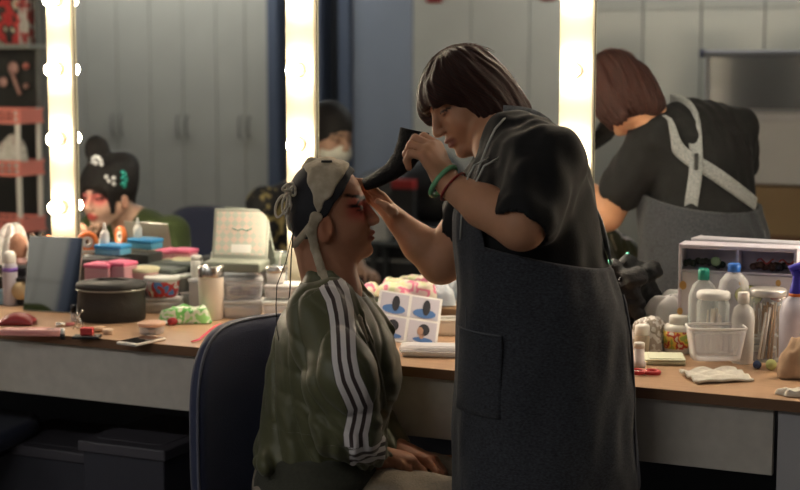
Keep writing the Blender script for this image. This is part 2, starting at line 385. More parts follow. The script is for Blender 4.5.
def hairmat(name, c, c2):
    m = bpy.data.materials.new(name); m.use_nodes = True; nt = m.node_tree; b = nt.nodes['Principled BSDF']; lk = nt.links.new
    a = nt.nodes.new('ShaderNodeAttribute'); a.attribute_name = 'strand'
    n = nt.nodes.new('ShaderNodeTexNoise'); n.noise_dimensions = '1D'; n.inputs['Scale'].default_value = 26; n.inputs['Detail'].default_value = 5; n.inputs['Roughness'].default_value = .7
    lk(a.outputs['Fac'], n.inputs['W']); mx = nt.nodes.new('ShaderNodeMix'); mx.data_type = 'RGBA'; mr = nt.nodes.new('ShaderNodeMapRange')
    mr.inputs['From Min'].default_value = .45; mr.inputs['From Max'].default_value = .72
    lk(n.outputs['Fac'], mr.inputs['Value']); lk(mr.outputs['Result'], mx.inputs['Factor']); mx.inputs['A'].default_value = (*c, 1); mx.inputs['B'].default_value = (*c2, 1)
    lk(mx.outputs['Result'], b.inputs['Base Color']); bp = nt.nodes.new('ShaderNodeBump'); bp.inputs['Strength'].default_value = .8; bp.inputs['Distance'].default_value = .004
    lk(n.outputs['Fac'], bp.inputs['Height']); lk(bp.outputs['Normal'], b.inputs['Normal']); b.inputs['Roughness'].default_value = .46; b.inputs['Specular IOR Level'].default_value = .30
    return m
SKIN = mat('skin', (.6, .4, .3), rough=.5, attr='Col', noise=.07, nscale=60, bump=.12, bscale=260, sss=.12, spec=.35)
HAIR_RB = hairmat('hair_reddish_brown', (.013, .006, .005), (.10, .022, .013)); HAIR_BK = hairmat('hair_black', (.008, .007, .008), (.03, .025, .025))
def fabric(name, c, noise=.12, ns=180, bump=.3, rough=.85, sheen=.1, c2=None): return mat(name, c, rough=rough, noise=noise, nscale=ns, bump=bump, bscale=ns * 1.6, sheen=sheen, spec=.25, c2=c2)
BLACKTEE = mat('black_tshirt', (.008, .008, .009), rough=.8, noise=.2, nscale=30, bump=.15, bscale=300, sheen=.04, spec=.3)
DENIM = mat('dark_denim', (.040, .043, .052), rough=.9, noise=.45, nscale=160, bump=.5, bscale=420, sheen=.12, spec=.2, stretch=(1, 1, 2.2))
DENIML = mat('denim_strap', (.22, .23, .24), rough=.9, noise=.25, nscale=160, bump=.4, bscale=420, sheen=.2, spec=.2)
# ------------------------------------------------------------------ make-up artist
def artist():
    base = CP(548, -.70, 0); d = w2l(base)[1]; O = np.array([w2l(base)[0], d, 0])
    root = thing('person', l2w(O), 'standing woman with bobbed brown hair, black t-shirt and dark denim apron, leaning forward', 'person', YAW)
    dh = w2l(CP(473, -.56, 1.4))[1]
    P = lambda x, y, dd: L(x, y, dd)
    fr = eulerframe(P(469, 99, dh), (-.80, -.30, -.50), sc=1.0, up=(-.50, .05, .84), roll=R_(-4))
    SK = (.50, .255, .150)
    S = SDF(P(356, 20, d) + [-.02, -.50, 0], P(645, 20, d) + [.05, .36, 0], .004) if False else None
    lo = np.array([P(352, 250, dh)[0], d - .50, .02]); hi = np.array([P(642, 250, d)[0] + .04, d + .40, 1.60])
    S = SDF(lo, hi, .004)
    shn = P(550, 162, d - .125); shf = P(508, 162, d + .17); eln = P(521, 225, d - .22); wrn = P(448, 184, d - .10)
    dp = w2l(CP(322, -.80, 0))[1]; elf = P(441, 262, d + .20); wrf = P(399, 222, dp + .085)
    inn = lambda rows, q: [(r[0], r[1], r[2], r[3] - q, r[4] - q) for r in rows]
    torso = [row(122, 494, 548, d + .03, .10), row(140, 480, 570, d + .02, .165), row(160, 474, 584, d + .01, .18), row(185, 466, 592, d, .19), row(215, 460, 599, d, .18),
             row(245, 459, 604, d, .18), row(270, 459, 610, d, .185)]
    print('d', d, dh); S.loft(inn(torso[2:], .014), .02, ends=.03)
    S.loft([row(262, 470, 598, d, .165), row(300, 472, 606, d, .17), row(350, 474, 600, d, .17)], .03, ends=.03)
    for s, yy in ((-1, -.09), (1, .09)):
        S.chain([P(545, 335, d + yy), P(545, 440, d + yy) + [0, 0, -.12], np.array([P(548, 400, d)[0], d + yy, .10])], [.095, .062, .045], .03)
        S.cone((P(548, 400, d)[0], d + yy, .065), (P(548, 400, d)[0] - .14, d + yy - .02, .05), .04, .032, .03)
    S.chain([shn, eln], [.060, .050], .025); S.chain([eln, (eln + wrn) / 2 + [0, 0, -.004], wrn], [.051, .044, .027], .012)
    S.chain([shf, elf], [.060, .049], .025); S.chain([elf, (elf + wrf) / 2 + [0, 0, -.004], wrf], [.050, .042, .028], .012)
    nb = P(512, 140, d + .04)
    head(S, fr); S.cone(fr.out((-.032, 0, -.050)), P(506, 143, (d + dh) / 2 + .02), .048, .052, .03); S.cone(fr.out((-.02, 0, -.075)), P(494, 146, (d + dh) / 2), .040, .048, .03)
    # near (left) hand grips the hairpiece
    hn, tn = hand(S, wrn, (-.46, .10, .88), (.72, -.62, .30), True, [(38, 62, 40), (44, 66, 42), (50, 66, 42), (56, 62, 40)], [(.045, .040, -.016), (.072, .038, -.034), (.096, .026, -.044)], sc=.98)
    hf, tf = hand(S, wrf, (-.66, -.10, .74), (.66, .45, .60), False, [(8, 18, 12), (12, 22, 14), (16, 24, 16), (22, 28, 20)], [(.040, .042, -.012), (.062, .052, -.02), (.084, .050, -.026)], sc=.9)
    vs, fs = S.mesh(); q = fr.to([vs[:, 0], vs[:, 1], vs[:, 2]])
    c = face_colors(q, SK, (.035, .02, .018), (.32, .13, .10))
    npmesh('body', vs - O, fs, SKIN, root, colors=c)
    # hair
    H = SDF(fr.out((0, 0, 0)) - .22, fr.out((0, 0, 0)) + .22, .0038)
    H.ell((-.006, 0, .032), (.097, .087, .091), .01, fr=fr)
    H.ell((-.038, .006, -.032), (.062, .086, .078), .03, fr=fr); H.chain([(-.040, .01, -.02), (-.054, .03, -.085)], [.056, .044], .03, fr=fr); H.chain([(-.020, .060, -.03), (-.022, .082, -.090)], [.040, .020], .03, fr=fr)
    H.ell((.030, 0, .036), (.076, .077, .062), .02, fr=fr)
    for s in (-1, 1):
        H.chain([(.0, s * .070, .03), (.0, s * .080, -.045), (.012, s * .074, -.098)], [.036, .026, .007], .02, fr=fr, sq=((0, 1, 0), .6))
        H.chain([(-.04, s * .064, .0), (-.058, s * .066, -.088)], [.045, .024], .02, fr=fr, sq=((0, 1, 0), .6)); H.chain([(-.02, s * .068, .0), (-.030, s * .070, -.085)], [.040, .022], .02, fr=fr, sq=((0, 1, 0), .6))
        H.chain([(.06, s * .050, .055), (.078, s * .058, .030), (.078 - .012 * s, s * .060, -.020 + .036 * s)], [.026, .016, .006], .02, fr=fr, sq=((0, 1, 0), .7))
    H.ell((.100, .012, -.046), (.076, .080, .080), .008, 's', fr=fr)
    H.ell((.020, 0, -.15), (.095, .050, .060), .015, 's', fr=fr)
    def hd(p):
        q = fr.to(p); a = np.arctan2(q[1], q[0] + .02); r = np.sqrt(q[0] ** 2 + q[1] ** 2 + q[2] ** 2)
        return .0016 * np.sin(a * 34 + 2 * np.sin(q[2] * 30)) + .0016 * np.sin(a * 21 + 5 * q[2] * 6 + 1) - .0012 * (q[2] < -.02) * np.sin(a * 60)
    H.disp(hd); vs, fs = H.mesh(); q = fr.to([vs[:, 0], vs[:, 1], vs[:, 2]])
    hair = npmesh('hair', vs - O, fs, HAIR_RB, root, floats={'strand': strand(q)})
    wb = MB(); rs = np.random.RandomState(3)
    for i in range(60):      # loose strands that break the outline
        a = rs.uniform(-pi, pi); t = rs.uniform(.05, .9); st = np.array([-.02 + .02 * cos(a), .02 * sin(a), .142])
        pts = []
        for j in range(9):
            e = t * j / 8 * 1.7; r_ = .101 + .003 * sin(j * .7 + i) + rs.uniform(0, .0015)
            x = -.008 + r_ * sin(e) * cos(a) * 1.03; y = .99 * (r_ - .012) * sin(e) * sin(a); z = .030 + (r_ - .008) * cos(e)
            if x > .07 and abs(y) < .05 and z < .03: break
            pts.append(fr.out((x, y, z)) - O)
        if len(pts) > 4: wb.tube(pts, [.0007] * (len(pts) - 1) + [.0002], 4)
    wb.build('loose_hair', mat('loose_hair', (.09, .03, .02), rough=.4), root)
    # t-shirt
    T = SDF([P(440, 200, dh)[0], d - .46, P(400, 300, d)[2]], [hi[0], d + .40, P(400, 100, d)[2]], .0045)
    T.loft(torso + [row(300, 464, 612, d, .18)], .02, ends=.03)
    def lerp(a, b, t): return a + (b - a) * t
    T.chain([shn, lerp(shn, eln, .84)], [.074, .070], .035); T.chain([shf, lerp(shf, elf, .66)], [.072, .068], .035)
    T.cone(P(524, 142, d), P(548, 158, d - .11), .050, .062, .04); T.cone(P(520, 142, d + .04), P(508, 156, d + .15), .05, .06, .04); T.cone(P(509, 137, d + .02), P(524, 143, d), .052, .05, .03)
    T.disp(lambda p: .0040 * nsolid([p[0] * 1.0, p[1] * .6, p[2] * .5], 75, 3) + .0022 * nsolid([p[0] + p[2] * .8, p[1], p[2] * .2], 120, 4))
    ax = (eln - shn) / np.linalg.norm(eln - shn); T.cone(lerp(shn, eln, .92), lerp(shn, eln, 1.5), .056, .060, .003, 's')
    ax = (elf - shf); T.cone(lerp(shf, elf, .75), lerp(shf, elf, 1.3), .055, .058, .003, 's')
    T.cone(P(497, 143, (d + dh) / 2), fr.out((-.02, 0, -.07)), .050, .058, .006, 's')
    def surf(o, dr, off=.009):
        o = np.array(o, float); dr = np.array(dr, float); dr /= np.linalg.norm(dr); last = o
        for t in np.arange(0, .40, .002):
            p = o + dr * t; i = np.round((p - T.lo) / T.h).astype(int)
            if (i < 0).any() or (i >= np.array(T.n)).any(): break
            if T.D[tuple(i)] < 0: last = p
        return last + dr * off - O
    tax = lambda w, z, off=.009: surf([P(530, 200, d)[0], d + .01, z], [cos(w), sin(w), 0], off)
    vs, fs = T.mesh(); npmesh('t_shirt', vs - O, fs, BLACKTEE, root)
    nb2 = MB(); nb2.tube([P(x, y, dd) - O for x, y, dd in ((514, 116, d), (504, 119, d - .035), (495, 129, d - .058), (488, 144, d - .068), (481, 162, d - .085), (473, 184, d - .10))], .0024, 6)
    nb2.build('neck_cord', mat('pale_cord', (.5, .5, .47), rough=.8), root)
    # apron: bib on the front, skirt wrapped round the hips
    zc = lambda py: P(540, py, d)[2]
    A = SDF([P(440, 250, d)[0], d - .34, .30], [P(645, 250, d)[0] + .02, d + .34, P(400, 170, d)[2]], .005)
    sk = [(.34, P(545, 490, d)[0], d, .215, .225), row(490, 452, 634, d, .215), row(430, 454, 632, d, .21), row(380, 456, 631, d, .205), row(330, 458, 628, d, .205), row(295, 458, 622, d, .20), row(270, 456, 612, d, .197), row(245, 454, 607, d, .194), row(215, 453, 604, d, .190), row(185, 458, 598, d, .195)]
    A.loft(sk, .01, ends=.01, e=2.2)
    A.disp(lambda p: .006 * nsolid([p[0], p[1], p[2] * .12], 38, 8) * sstep(-1.1, -.7, -p[2]) + .003 * nsolid([p[0], p[1], p[2] * .5], 90, 9))
    inner = [(r[0], r[1], r[2], r[3] - .018, r[4] - .018) for r in sk]
    A.loft([(inner[0][0] - .05,) + inner[0][1:]] + inner[1:-1] + [(inner[-1][0] + .05,) + inner[-1][1:]], .003, 's', ends=.001, e=2.2)
    xl = P(453, 250, d)[0]; pz = lambda px, py: P(px, py, d)
    # keep: z below the side line that drops towards the back, or the bib at the very front
    s0, s1 = pz(500, 243), pz(606, 264); sl = (s1[2] - s0[2]) / (s1[0] - s0[0]); xb = pz(482, 200)[0]
    A.cut(lambda p: np.minimum(np.maximum(p[2] - (s0[2] + sl * (p[0] - s0[0])) - .05 * np.maximum(0, (p[0] - s1[0])) * 0, -1e3), np.maximum(p[0] - xb + .18 * np.maximum(0, p[2] - pz(480, 240)[2]), p[2] - pz(480, 178)[2])), .004)
    vs, fs = A.mesh(); ap = npmesh('apron', vs - O, fs, DENIM, root)
    # apron pocket and its hems
    def onskirt(w, z, off=.004):
        r = sorted(sk); zz = np.array([q[0] for q in r]); g = [np.interp(z, zz, [q[i] for q in r]) for i in range(1, 5)]
        cw, sw = cos(w), sin(w); e = 2 / 2.2; return np.array([g[0] + (g[2] + off) * np.sign(cw) * abs(cw) ** e, g[1] + (g[3] + off) * np.sign(sw) * abs(sw) ** e, z]) - O
    pk = MB(); wa, wb_ = pi + .25, pi + 1.05; z1 = zc(321); z0 = zc(400)
    pk.sheet(lambda u, v: onskirt(wa + (wb_ - wa) * u, z0 + (z1 - z0) * v, .0075), 14, 8, .003); pk.build('pocket', DENIM, ap)
    hm = MB(); hm.tube([onskirt(wa + (wb_ - wa) * i / 14, z1, .009) for i in range(15)], .002, 5)
    hm.build('pocket_hem', mat('hem', (.10, .105, .12), rough=.9), ap)
    seam = MB(); seam.tube([onskirt(-.30, zc(490) + (zc(290) - zc(490)) * i / 20, .004) for i in range(21)], .0028, 6); seam.build('side_hem', mat('hem', (.10, .105, .12)), ap); seam = MB()
    seam.tube([onskirt(-pi + .45, zc(480) + (zc(300) - zc(480)) * i / 20, .003) for i in range(21)], .0015, 6)
    seam.build('side_hem', mat('hem', (.10, .105, .12)), ap)
    # straps crossing on the back, thin pale straps at the chest
    def ont(w, z, off=.006):
        r = sorted(torso + [row(300, 464, 612, d, .18)]); zz = np.array([q[0] for q in r]); g = [np.interp(z, zz, [q[i] for q in r]) for i in range(1, 5)]
        return np.array([g[0] + (g[2] + off) * cos(w), g[1] + (g[3] + off) * sin(w), z]) - O
    def ribbon(pts, wd, th=.003, nrmc=None):
        b = MB(); Q = [Vector(p) for p in pts]; q2 = []
        for i in range(len(Q) - 1): q2 += [Q[i].lerp(Q[i + 1], t / 3) for t in range(3)]
        Q = q2 + [Q[-1]]
        for _ in range(6): Q = [Q[0]] + [(Q[i - 1] + Q[i] * 2 + Q[i + 1]) / 4 for i in range(1, len(Q) - 1)] + [Q[-1]]
        n = len(Q)
        def fn(u, v):
            t = u * (n - 1); i = min(int(t), n - 2); p = Q[i].lerp(Q[i + 1], t - i); tg = (Q[min(i + 1, n - 1)] - Q[max(i - 1, 0) if t > .5 else 0]).normalized()
            cc = Vector(nrmc) if nrmc is not None else Vector((0, 0, 0)); nr = (p - Vector((cc.x, cc.y, p.z))).normalized(); sd = tg.cross(nr).normalized(); return p + sd * (v - .5) * wd
        b.sheet(fn, (n - 1) * 3, 4, th); return b
    cc = P(530, 200, d) - O
    def strap(w0, w1, za, zb, wd=.034, extra=None):
        pts = [ont(w0 + (w1 - w0) * t, za + (zb - za) * t) for t in np.linspace(0, 1, 12)]
        if extra is not None: pts = [Vector(p) for p in extra] + pts
        return ribbon(pts, wd, nrmc=cc)
    def path(ws, wd=.042, lab=None):
        w_ = np.interp(np.linspace(0, 1, 18), np.linspace(0, 1, len(ws)), [q[0] for q in ws]); z_ = np.interp(np.linspace(0, 1, 18), np.linspace(0, 1, len(ws)), [q[1] for q in ws])
        ribbon([ont(a, b) for a, b in zip(w_, z_)], wd, nrmc=cc).build('apron_strap', DENIML, root, label=lab)
    pa = [surf(shf, (-.3, .0, 1)), surf(shf, (.25, .05, 1)), surf(shf, (.8, .15, .85)), surf(shf, (1, .25, .35))] + [tax(w, z) for w, z in ((1.25, 1.222), (.93, 1.195), (.6, 1.165), (.3, 1.132), (-.05, 1.10), (-.4, 1.065))]
    ribbon(pa, .040, nrmc=cc).build('apron_strap', DENIML, root, label='pale denim strap crossing down from the far shoulder')
    pa = [surf([P(515, 150, d)[0], d + .06, 1.26], q) for q in ((-.2, .1, 1), (.3, .15, 1), (.8, .3, .7))] + [tax(w, z) for w, z in ((.93, 1.25), (.88, 1.195), (.92, 1.12), (1.02, 1.03), (1.2, .94))]
    ribbon(pa, .038, nrmc=cc).build('apron_strap', DENIML, root)
    k = MB(); c0 = tax(.90, 1.195, .012); k.box(c0, (.020, .012, .050), .003, rz=.9); k.build('strap_buckle', mat('dark_metal', (.05, .05, .05), rough=.35, metal=.8), root)
    for sgn, px0 in ((-1, 497),):
        pts = [P(499, 158, d - .135), P(484, 166, d - .165), P(476, 182, d - .15), P(472, 205, d - .115), P(470, 240, d - .105)]
        b = MB(); b.tube([p - O for p in pts], .0022, 6); b.tube([p - O + [-.02, .01, 0] for p in pts], .0018, 6); b.build('shoulder_cord', mat('pale_cord', (.5, .5, .47), rough=.8), root)
    # dark trousers seen past the apron edge
    W = SDF([P(470, 250, d)[0], d - .3, .06], [P(645, 250, d)[0] + .04, d + .3, zc(310)], .007)
    W.loft([row(320, 474, 615, d, .17), row(380, 476, 630, d, .175), row(430, 480, 636, d, .175), row(489, 485, 641, d, .17)], .02, ends=.02)
    for yy in (-.09, .09): W.chain([P(572, 470, d + yy), np.array([P(560, 450, d)[0], d + yy, .10])], [.105, .075], .03)
    vs, fs = W.mesh(); npmesh('trousers', vs - O, fs, fabric('navy_trousers', (.016, .020, .045)), root)
    sh = MB()
    for yy in (-.09, .09): sh.ell(np.array([P(548, 400, d)[0] - .06, d + yy, .045]) - O, (.15, .052, .045))
    sh.build('shoes', mat('black_shoe', (.02, .02, .02), rough=.5), root)
    # bracelets round the near wrist
    wd = Vector(eln - wrn).normalized(); a1 = wd.orthogonal().normalized(); a2 = wd.cross(a1)
    for off, rr, tr, cc_, nm, lb, rgh in ((-.014, .0365, .0056, (.16, .42, .22), 'jade_bangle', 'green jade bangle', .15), (.014, .0345, .0026, (.25, .02, .02), 'bracelet', 'thin red cord bracelet', .6)):
        b = MB(); cen = Vector(wrn - O) + wd * off; tl = wd * .25
        b.tube([cen + (a1 * cos(w)) * rr + a2 * sin(w) * rr + tl * sin(w) * .05 for w in np.linspace(0, 2 * pi, 37)[:-1]], tr, 8, closed=True)
        b.build(nm, mat(nm, cc_, rough=rgh, coat=.4), root, label=lb)
    return root, O, d, dh, hn, tn, hf, tf
# ------------------------------------------------------------------ seated performer
def jacketmat(name, c, cs, cdk):
    m = bpy.data.materials.new(name); m.use_nodes = True; nt = m.node_tree; b = nt.nodes['Principled BSDF']; lk = nt.links.new
    a = nt.nodes.new('ShaderNodeAttribute'); a.attribute_name = 'stripe'
    def rng(lo, hi):
        g = nt.nodes.new('ShaderNodeMath'); g.operation = 'GREATER_THAN'; g.inputs[1].default_value = lo; lk(a.outputs['Fac'], g.inputs[0])
        l = nt.nodes.new('ShaderNodeMath'); l.operation = 'LESS_THAN'; l.inputs[1].default_value = hi; lk(a.outputs['Fac'], l.inputs[0])
        x = nt.nodes.new('ShaderNodeMath'); x.operation = 'MULTIPLY'; lk(g.outputs[0], x.inputs[0]); lk(l.outputs[0], x.inputs[1]); return x.outputs[0]
    def add(p, q): x = nt.nodes.new('ShaderNodeMath'); x.operation = 'ADD'; lk(p, x.inputs[0]); lk(q, x.inputs[1]); return x.outputs[0]
    w = .0112; g = .0082
    st = add(add(rng(-1.5 * w - g, -.5 * w - g), rng(-.5 * w, .5 * w)), rng(.5 * w + g, 1.5 * w + g))
    dk = rng(-1.6 * w - g, 1.6 * w + g)
    m1 = nt.nodes.new('ShaderNodeMix'); m1.data_type = 'RGBA'; m1.inputs['A'].default_value = (*c, 1); m1.inputs['B'].default_value = (*cdk, 1); lk(dk, m1.inputs['Factor'])
    m2 = nt.nodes.new('ShaderNodeMix'); m2.data_type = 'RGBA'; m2.inputs['B'].default_value = (*cs, 1); lk(m1.outputs['Result'], m2.inputs['A']); lk(st, m2.inputs['Factor'])
    lk(m2.outputs['Result'], b.inputs['Base Color']); b.inputs['Roughness'].default_value = .46; b.inputs['Sheen Weight'].default_value = .15
    n = nt.nodes.new('ShaderNodeTexNoise'); n.inputs['Scale'].default_value = 420; bp = nt.nodes.new('ShaderNodeBump'); bp.inputs['Strength'].default_value = .15; bp.inputs['Distance'].default_value = .002
    lk(n.outputs['Fac'], bp.inputs['Height']); n2 = nt.nodes.new('ShaderNodeTexNoise'); n2.noise_type = 'RIDGED_MULTIFRACTAL'; n2.inputs['Scale'].default_value = 9; n2.inputs['Detail'].default_value = 2; n2.inputs['Distortion'].default_value = .8; tc = nt.nodes.new('ShaderNodeTexCoord'); mp = nt.nodes.new('ShaderNodeMapping'); mp.inputs['Scale'].default_value = (1.6, 1, .6); lk(tc.outputs['Object'], mp.inputs['Vector']); lk(mp.outputs[0], n2.inputs['Vector']); b2 = nt.nodes.new('ShaderNodeBump'); b2.inputs['Strength'].default_value = .55; b2.inputs['Distance'].default_value = .010; lk(n2.outputs['Fac'], b2.inputs['Height']); lk(bp.outputs['Normal'], b2.inputs['Normal']); lk(b2.outputs['Normal'], b.inputs['Normal']); return m
def performer():
    base = CP(322, -.80, 0); d = w2l(base)[1]; O = np.array([w2l(base)[0], d, 0]); P = L
    root = thing('person', l2w(O), 'seated performer in olive striped track jacket with black and cream head wrap', 'person', YAW)
    f = R_(5); fr = eulerframe(P(326, 213, d + .02), (cos(f) * .99, .06, sin(f)), sc=1.0, up=(-sin(f), 0, cos(f)))
    SK = (.42, .20, .12)
    S = SDF([P(245, 250, d)[0], d - .30, .05], [P(500, 250, d)[0] + .06, d + .34, 1.34], .004)
    tor = [row(292, 302, 352, d, .13), row(312, 280, 372, d, .175), row(340, 272, 388, d, .185), row(370, 268, 398, d, .175), row(400, 266, 396, d, .165), row(430, 266, 394, d, .165), row(455, 268, 392, d, .17), row(480, 270, 388, d, .175)]
    S.loft([(r[0] - .015, r[1], r[2], r[3] - .03, r[4] - .04) for r in tor], .02, ends=.03)
    head(S, fr, .006, .080); nb = P(331, 292, d + .01)
    S.cone(fr.out((-.028, 0, -.060)), nb, .052, .060, .03); S.cone(fr.out((.0, 0, -.080)), P(338, 292, d), .038, .05, .03)
    shn = P(318, 318, d - .165); eln = P(337, 432, d - .20); wrn = P(381, 457, d - .06)
    shf = P(335, 318, d + .165); elf = P(365, 425, d + .20); wrf = P(403, 452, d + .10)
    S.chain([shn + [0, .03, -.03], eln + [0, .02, 0], wrn], [.045, .040, .026], .015); S.chain([shf + [0, -.03, -.03], elf, wrf], [.045, .040, .026], .015)
    hA = hand(S, wrn, (.90, .30, -.12), (.15, -.35, .92), False, [(18, 48, 30), (22, 52, 34), (26, 56, 36), (30, 58, 38)], [(.038, .034, -.008), (.062, .036, -.016), (.084, .026, -.022)], sc=.95) if False else hand(S, wrn, (.80, .58, -.16), (.10, -.10, .98), True, [(34, 58, 40), (38, 60, 42), (42, 62, 42), (46, 64, 44)], [(.038, -.034, -.008), (.062, -.036, -.016), (.084, -.026, -.022)] if False else [(.038, .034, -.008), (.062, .036, -.016), (.084, .026, -.022)], sc=.86)
    hand(S, wrf, (.80, -.50, -.10), (.10, .2, .94), True, [(30, 54, 34), (34, 56, 36), (36, 58, 38), (40, 60, 40)], [(.038, .034, -.008), (.062, .036, -.016), (.084, .026, -.022)], sc=.95)
    # legs
    hz = .50
    for yy, kx in ((-.10, .0), (.10, .02)):
        hp = np.array([P(305, 400, d)[0], d + yy, hz]); kn = np.array([P(470, 400, d + yy)[0] + kx, d + yy + .05, .49]); an = kn + [.04, 0, -.40]
        S.chain([hp, kn, an], [.085, .060, .042], .03); S.cone(an, an + [.13, 0, -.03], .04, .03, .02)
    vs, fs = S.mesh(); q = fr.to([vs[:, 0], vs[:, 1], vs[:, 2]])
    c = face_colors(q, SK, (.01, .008, .008), (.25, .07, .055), makeup=(.40, .05, .04), wing=1.); npmesh('body', vs - O, fs, SKIN, root, colors=c)
    # lashes line drawn out: part of makeup colour above. Hair stubble behind ear
    A_, n_ = np.array([-.049, -.062]), np.array([-.779, .626])
    def shell(off, h=.0036):
        C = SDF(fr.out((0, 0, 0)) - .2, fr.out((0, 0, 0)) + .2, h)
        C.ell((.006, 0, .028), (.080 + off, .074 + off, .082 + off), .01, fr=fr); C.ell((-.022, 0, -.002), (.056 + off, .066 + off, .066 + off), .02, fr=fr); C.ell((.028, 0, .0), (.054 + off, .062 + off, .068 + off), .02, fr=fr); return C
    def ln(p, off):
        q = fr.to(p); return -((q[0] - A_[0]) * n_[0] + (q[2] - A_[1]) * n_[1] - off)
    Cb = shell(.010); Cb.cut(lambda p: ln(p, .0), .003); Cb.cut(lambda p: -(fr.to(p)[2] + .060), .01); Cb.disp(lambda p: .0012 * nsolid(p, 110, 5))
    vs, fs = Cb.mesh(); cap = npmesh('head_wrap', vs - O, fs, mat('black_cloth', (.012, .012, .016), rough=.75, bump=.2, bscale=300, sheen=.1), root, label='black cloth cap')
    bandm = mat('cream_cloth', (.52, .45, .34), rough=.85, noise=.3, nscale=45, bump=.5, bscale=120, sheen=.15, c2=(.36, .30, .21))
    Cc = shell(.0145, .0030); Cc.cut(lambda p: ln(p, .018), .004)
    C_, D_ = np.array([-.038, .094]), np.array([-.014, -.012]); cd = (D_ - C_) / np.linalg.norm(D_ - C_)
    Cc.cut(lambda p: -((fr.to(p)[0] - C_[0]) * (-cd[1]) + (fr.to(p)[2] - C_[1]) * cd[0]), .004)
    Cc.disp(lambda p: .0018 * nsolid([p[0] + p[2], p[1], p[2] - p[0] * .5], 95, 12) + .001 * nsolid(p, 200, 13))
    vs, fs = Cc.mesh(); cr = npmesh('cloth_panel', vs - O, fs, bandm, root, label='cream cloth panel')
    K = SDF(fr.out((-.02, 0, .10)) - .06, fr.out((-.02, 0, .10)) + .08, .003)
    K.cone((-.030, 0, .103), (.008, -.01, .116), .016, .010, .01, fr=fr, sq=((0, 0, 1), .8)); K.ell((-.022, 0, .118), (.012, .014, .010), .012, fr=fr); K.ell((.014, 0, .118), (.020, .018, .007), .01, fr=fr)
    vs, fs = K.mesh(); npmesh('cloth_knot', vs - O, fs, bandm, cr)
    b = MB(); b.box(fr.out((.012, -.040, .117)) - O, (.024, .006, .005), .001); b.build('clip', mat('black_clip', (.01, .01, .01), rough=.4), cr)
    # front edging of the wrap across the forehead, black
    e = MB(); pts = []
    for w in np.linspace(-1.75, 1.75, 28):
        yy = .083 * sin(w * .9); t = cos(w * .9); x = -.004 + .094 * max(t, .0) ; z = .066 - .050 * (1 - t) - .03 * (1 - t) ** 2
        pts.append(fr.out((x * .93 - .004, yy * .96, z + .010)) - O)
    
    # strap down behind the ear to the jacket
    T = SDF(fr.out((0, 0, -.1)) - .22, fr.out((0, 0, -.1)) + .2, .003)
    sp = [fr.out((-.026, -.088, .004)), fr.out((-.036, -.084, -.030)), fr.out((-.032, -.072, -.068)), P(322, 272, d - .078), P(336, 292, d - .092), P(348, 306, d - .120), P(358, 320, d - .146), P(366, 340, d - .155)]
    T.chain(sp, [.011, .012, .010, .010, .010, .010, .010, .007], .004, sq=((-.3, .9, .3), .4)); T.cone(fr.out((-.018, -.086, .0)), fr.out((-.075, -.06, -.058)), .010, .008, .006, sq=((0, 1, 0), .5))
    vs, fs = T.mesh(); npmesh('chin_strap', vs - O, fs, bandm, cr)
    # tie bow at the back and hanging cord
    cm = mat('pale_cord2', (.55, .50, .42), rough=.8); b = MB(); o = P(288, 190, d - .03)
    def lp(cx, cy, rx, ry, ang, dd=0.):
        pts = []
        for w in np.linspace(0, 2 * pi, 18)[:-1]:
            x, z = rx * cos(w), ry * sin(w); pts.append(P(cx, cy, d - .035 + dd) + [x * cos(ang) - z * sin(ang), .008 * sin(w * 2), x * sin(ang) + z * cos(ang)] - O)
        b.tube(pts, .0028, 6, closed=True)
    lp(281, 206, .011, .026, -.35); lp(286, 204, .008, .022, -.2, -.01); lp(292, 190, .008, .013, .3); lp(288, 187, .013, .006, .5, -.01)
    b.ell(P(288, 193, d - .03) - O, (.008, .008, .008), 6)
    b.tube([P(x, y, d - .045) - O for x, y in ((288, 194), (291, 205), (287, 218), (290, 231))], .0035, 6); b.build('tie', cm, cap, label='beige bow tied at the back')
    b = MB(); b.tube([P(x, y, d - .05) - O for x, y in ((294, 228), (292, 245), (291, 262), (290, 290), (289, 300))], .0016, 6)
    b.tube([P(x, y, d - .09) - O for x, y in ((293, 232), (286, 262), (277, 285), (276, 305), (277, 330), (281, 352))], .0012, 6); b.build('cord', mat('black_cord', (.01, .01, .01), rough=.6), cap)
    # track jacket
    J = SDF([P(244, 250, d)[0], d - .36, P(300, 489, d)[2] - .05], [P(412, 250, d)[0] + .03, d + .36, P(300, 254, d)[2]], .0042)
    jr = [row(263, 306, 330, d + .01, .062), row(272, 304, 342, d, .072), row(281, 302, 352, d, .082), row(290, 298, 361, d, .105), row(302, 289, 371, d, .15), row(318, 281, 384, d, .182), row(335, 274, 394, d, .192), row(355, 270, 401, d, .195), row(375, 267, 404, d, .195), row(392, 264, 401, d, .19), row(410, 261, 392, d, .185), row(430, 259, 386, d, .185), row(447, 257, 384, d, .188), row(462, 262, 382, d, .185), row(482, 264, 380, d, .18)]
    J.loft(jr, .02, ends=.012)
    J.ell(P(271, 452, d - .02), (.042, .15, .034), .03)
    mid = P(342, 378, d - .235); e2 = P(346, 428, d - .225); cuff = P(376, 451, d - .11)
    J.chain([P(322, 312, d - .12), mid, e2, cuff], [.078, .078, .068, .040], .03)
    J.chain([shf, elf, P(395, 448, d + .12)], [.072, .066, .04], .03)
    for lpts in ([P(314, 264, d - .03), P(328, 276, d - .078), P(343, 294, d - .110), P(357, 316, d - .128), P(369, 342, d - .135), P(377, 372, d - .130)], [P(316, 263, d + .05), P(345, 272, d + .075), P(368, 298, d + .05), P(388, 330, d - .01)]):
        J.chain(lpts, [.013, .017, .020, .020, .017, .010][:len(lpts)], .004, sq=((.25, 1, .2), .45))
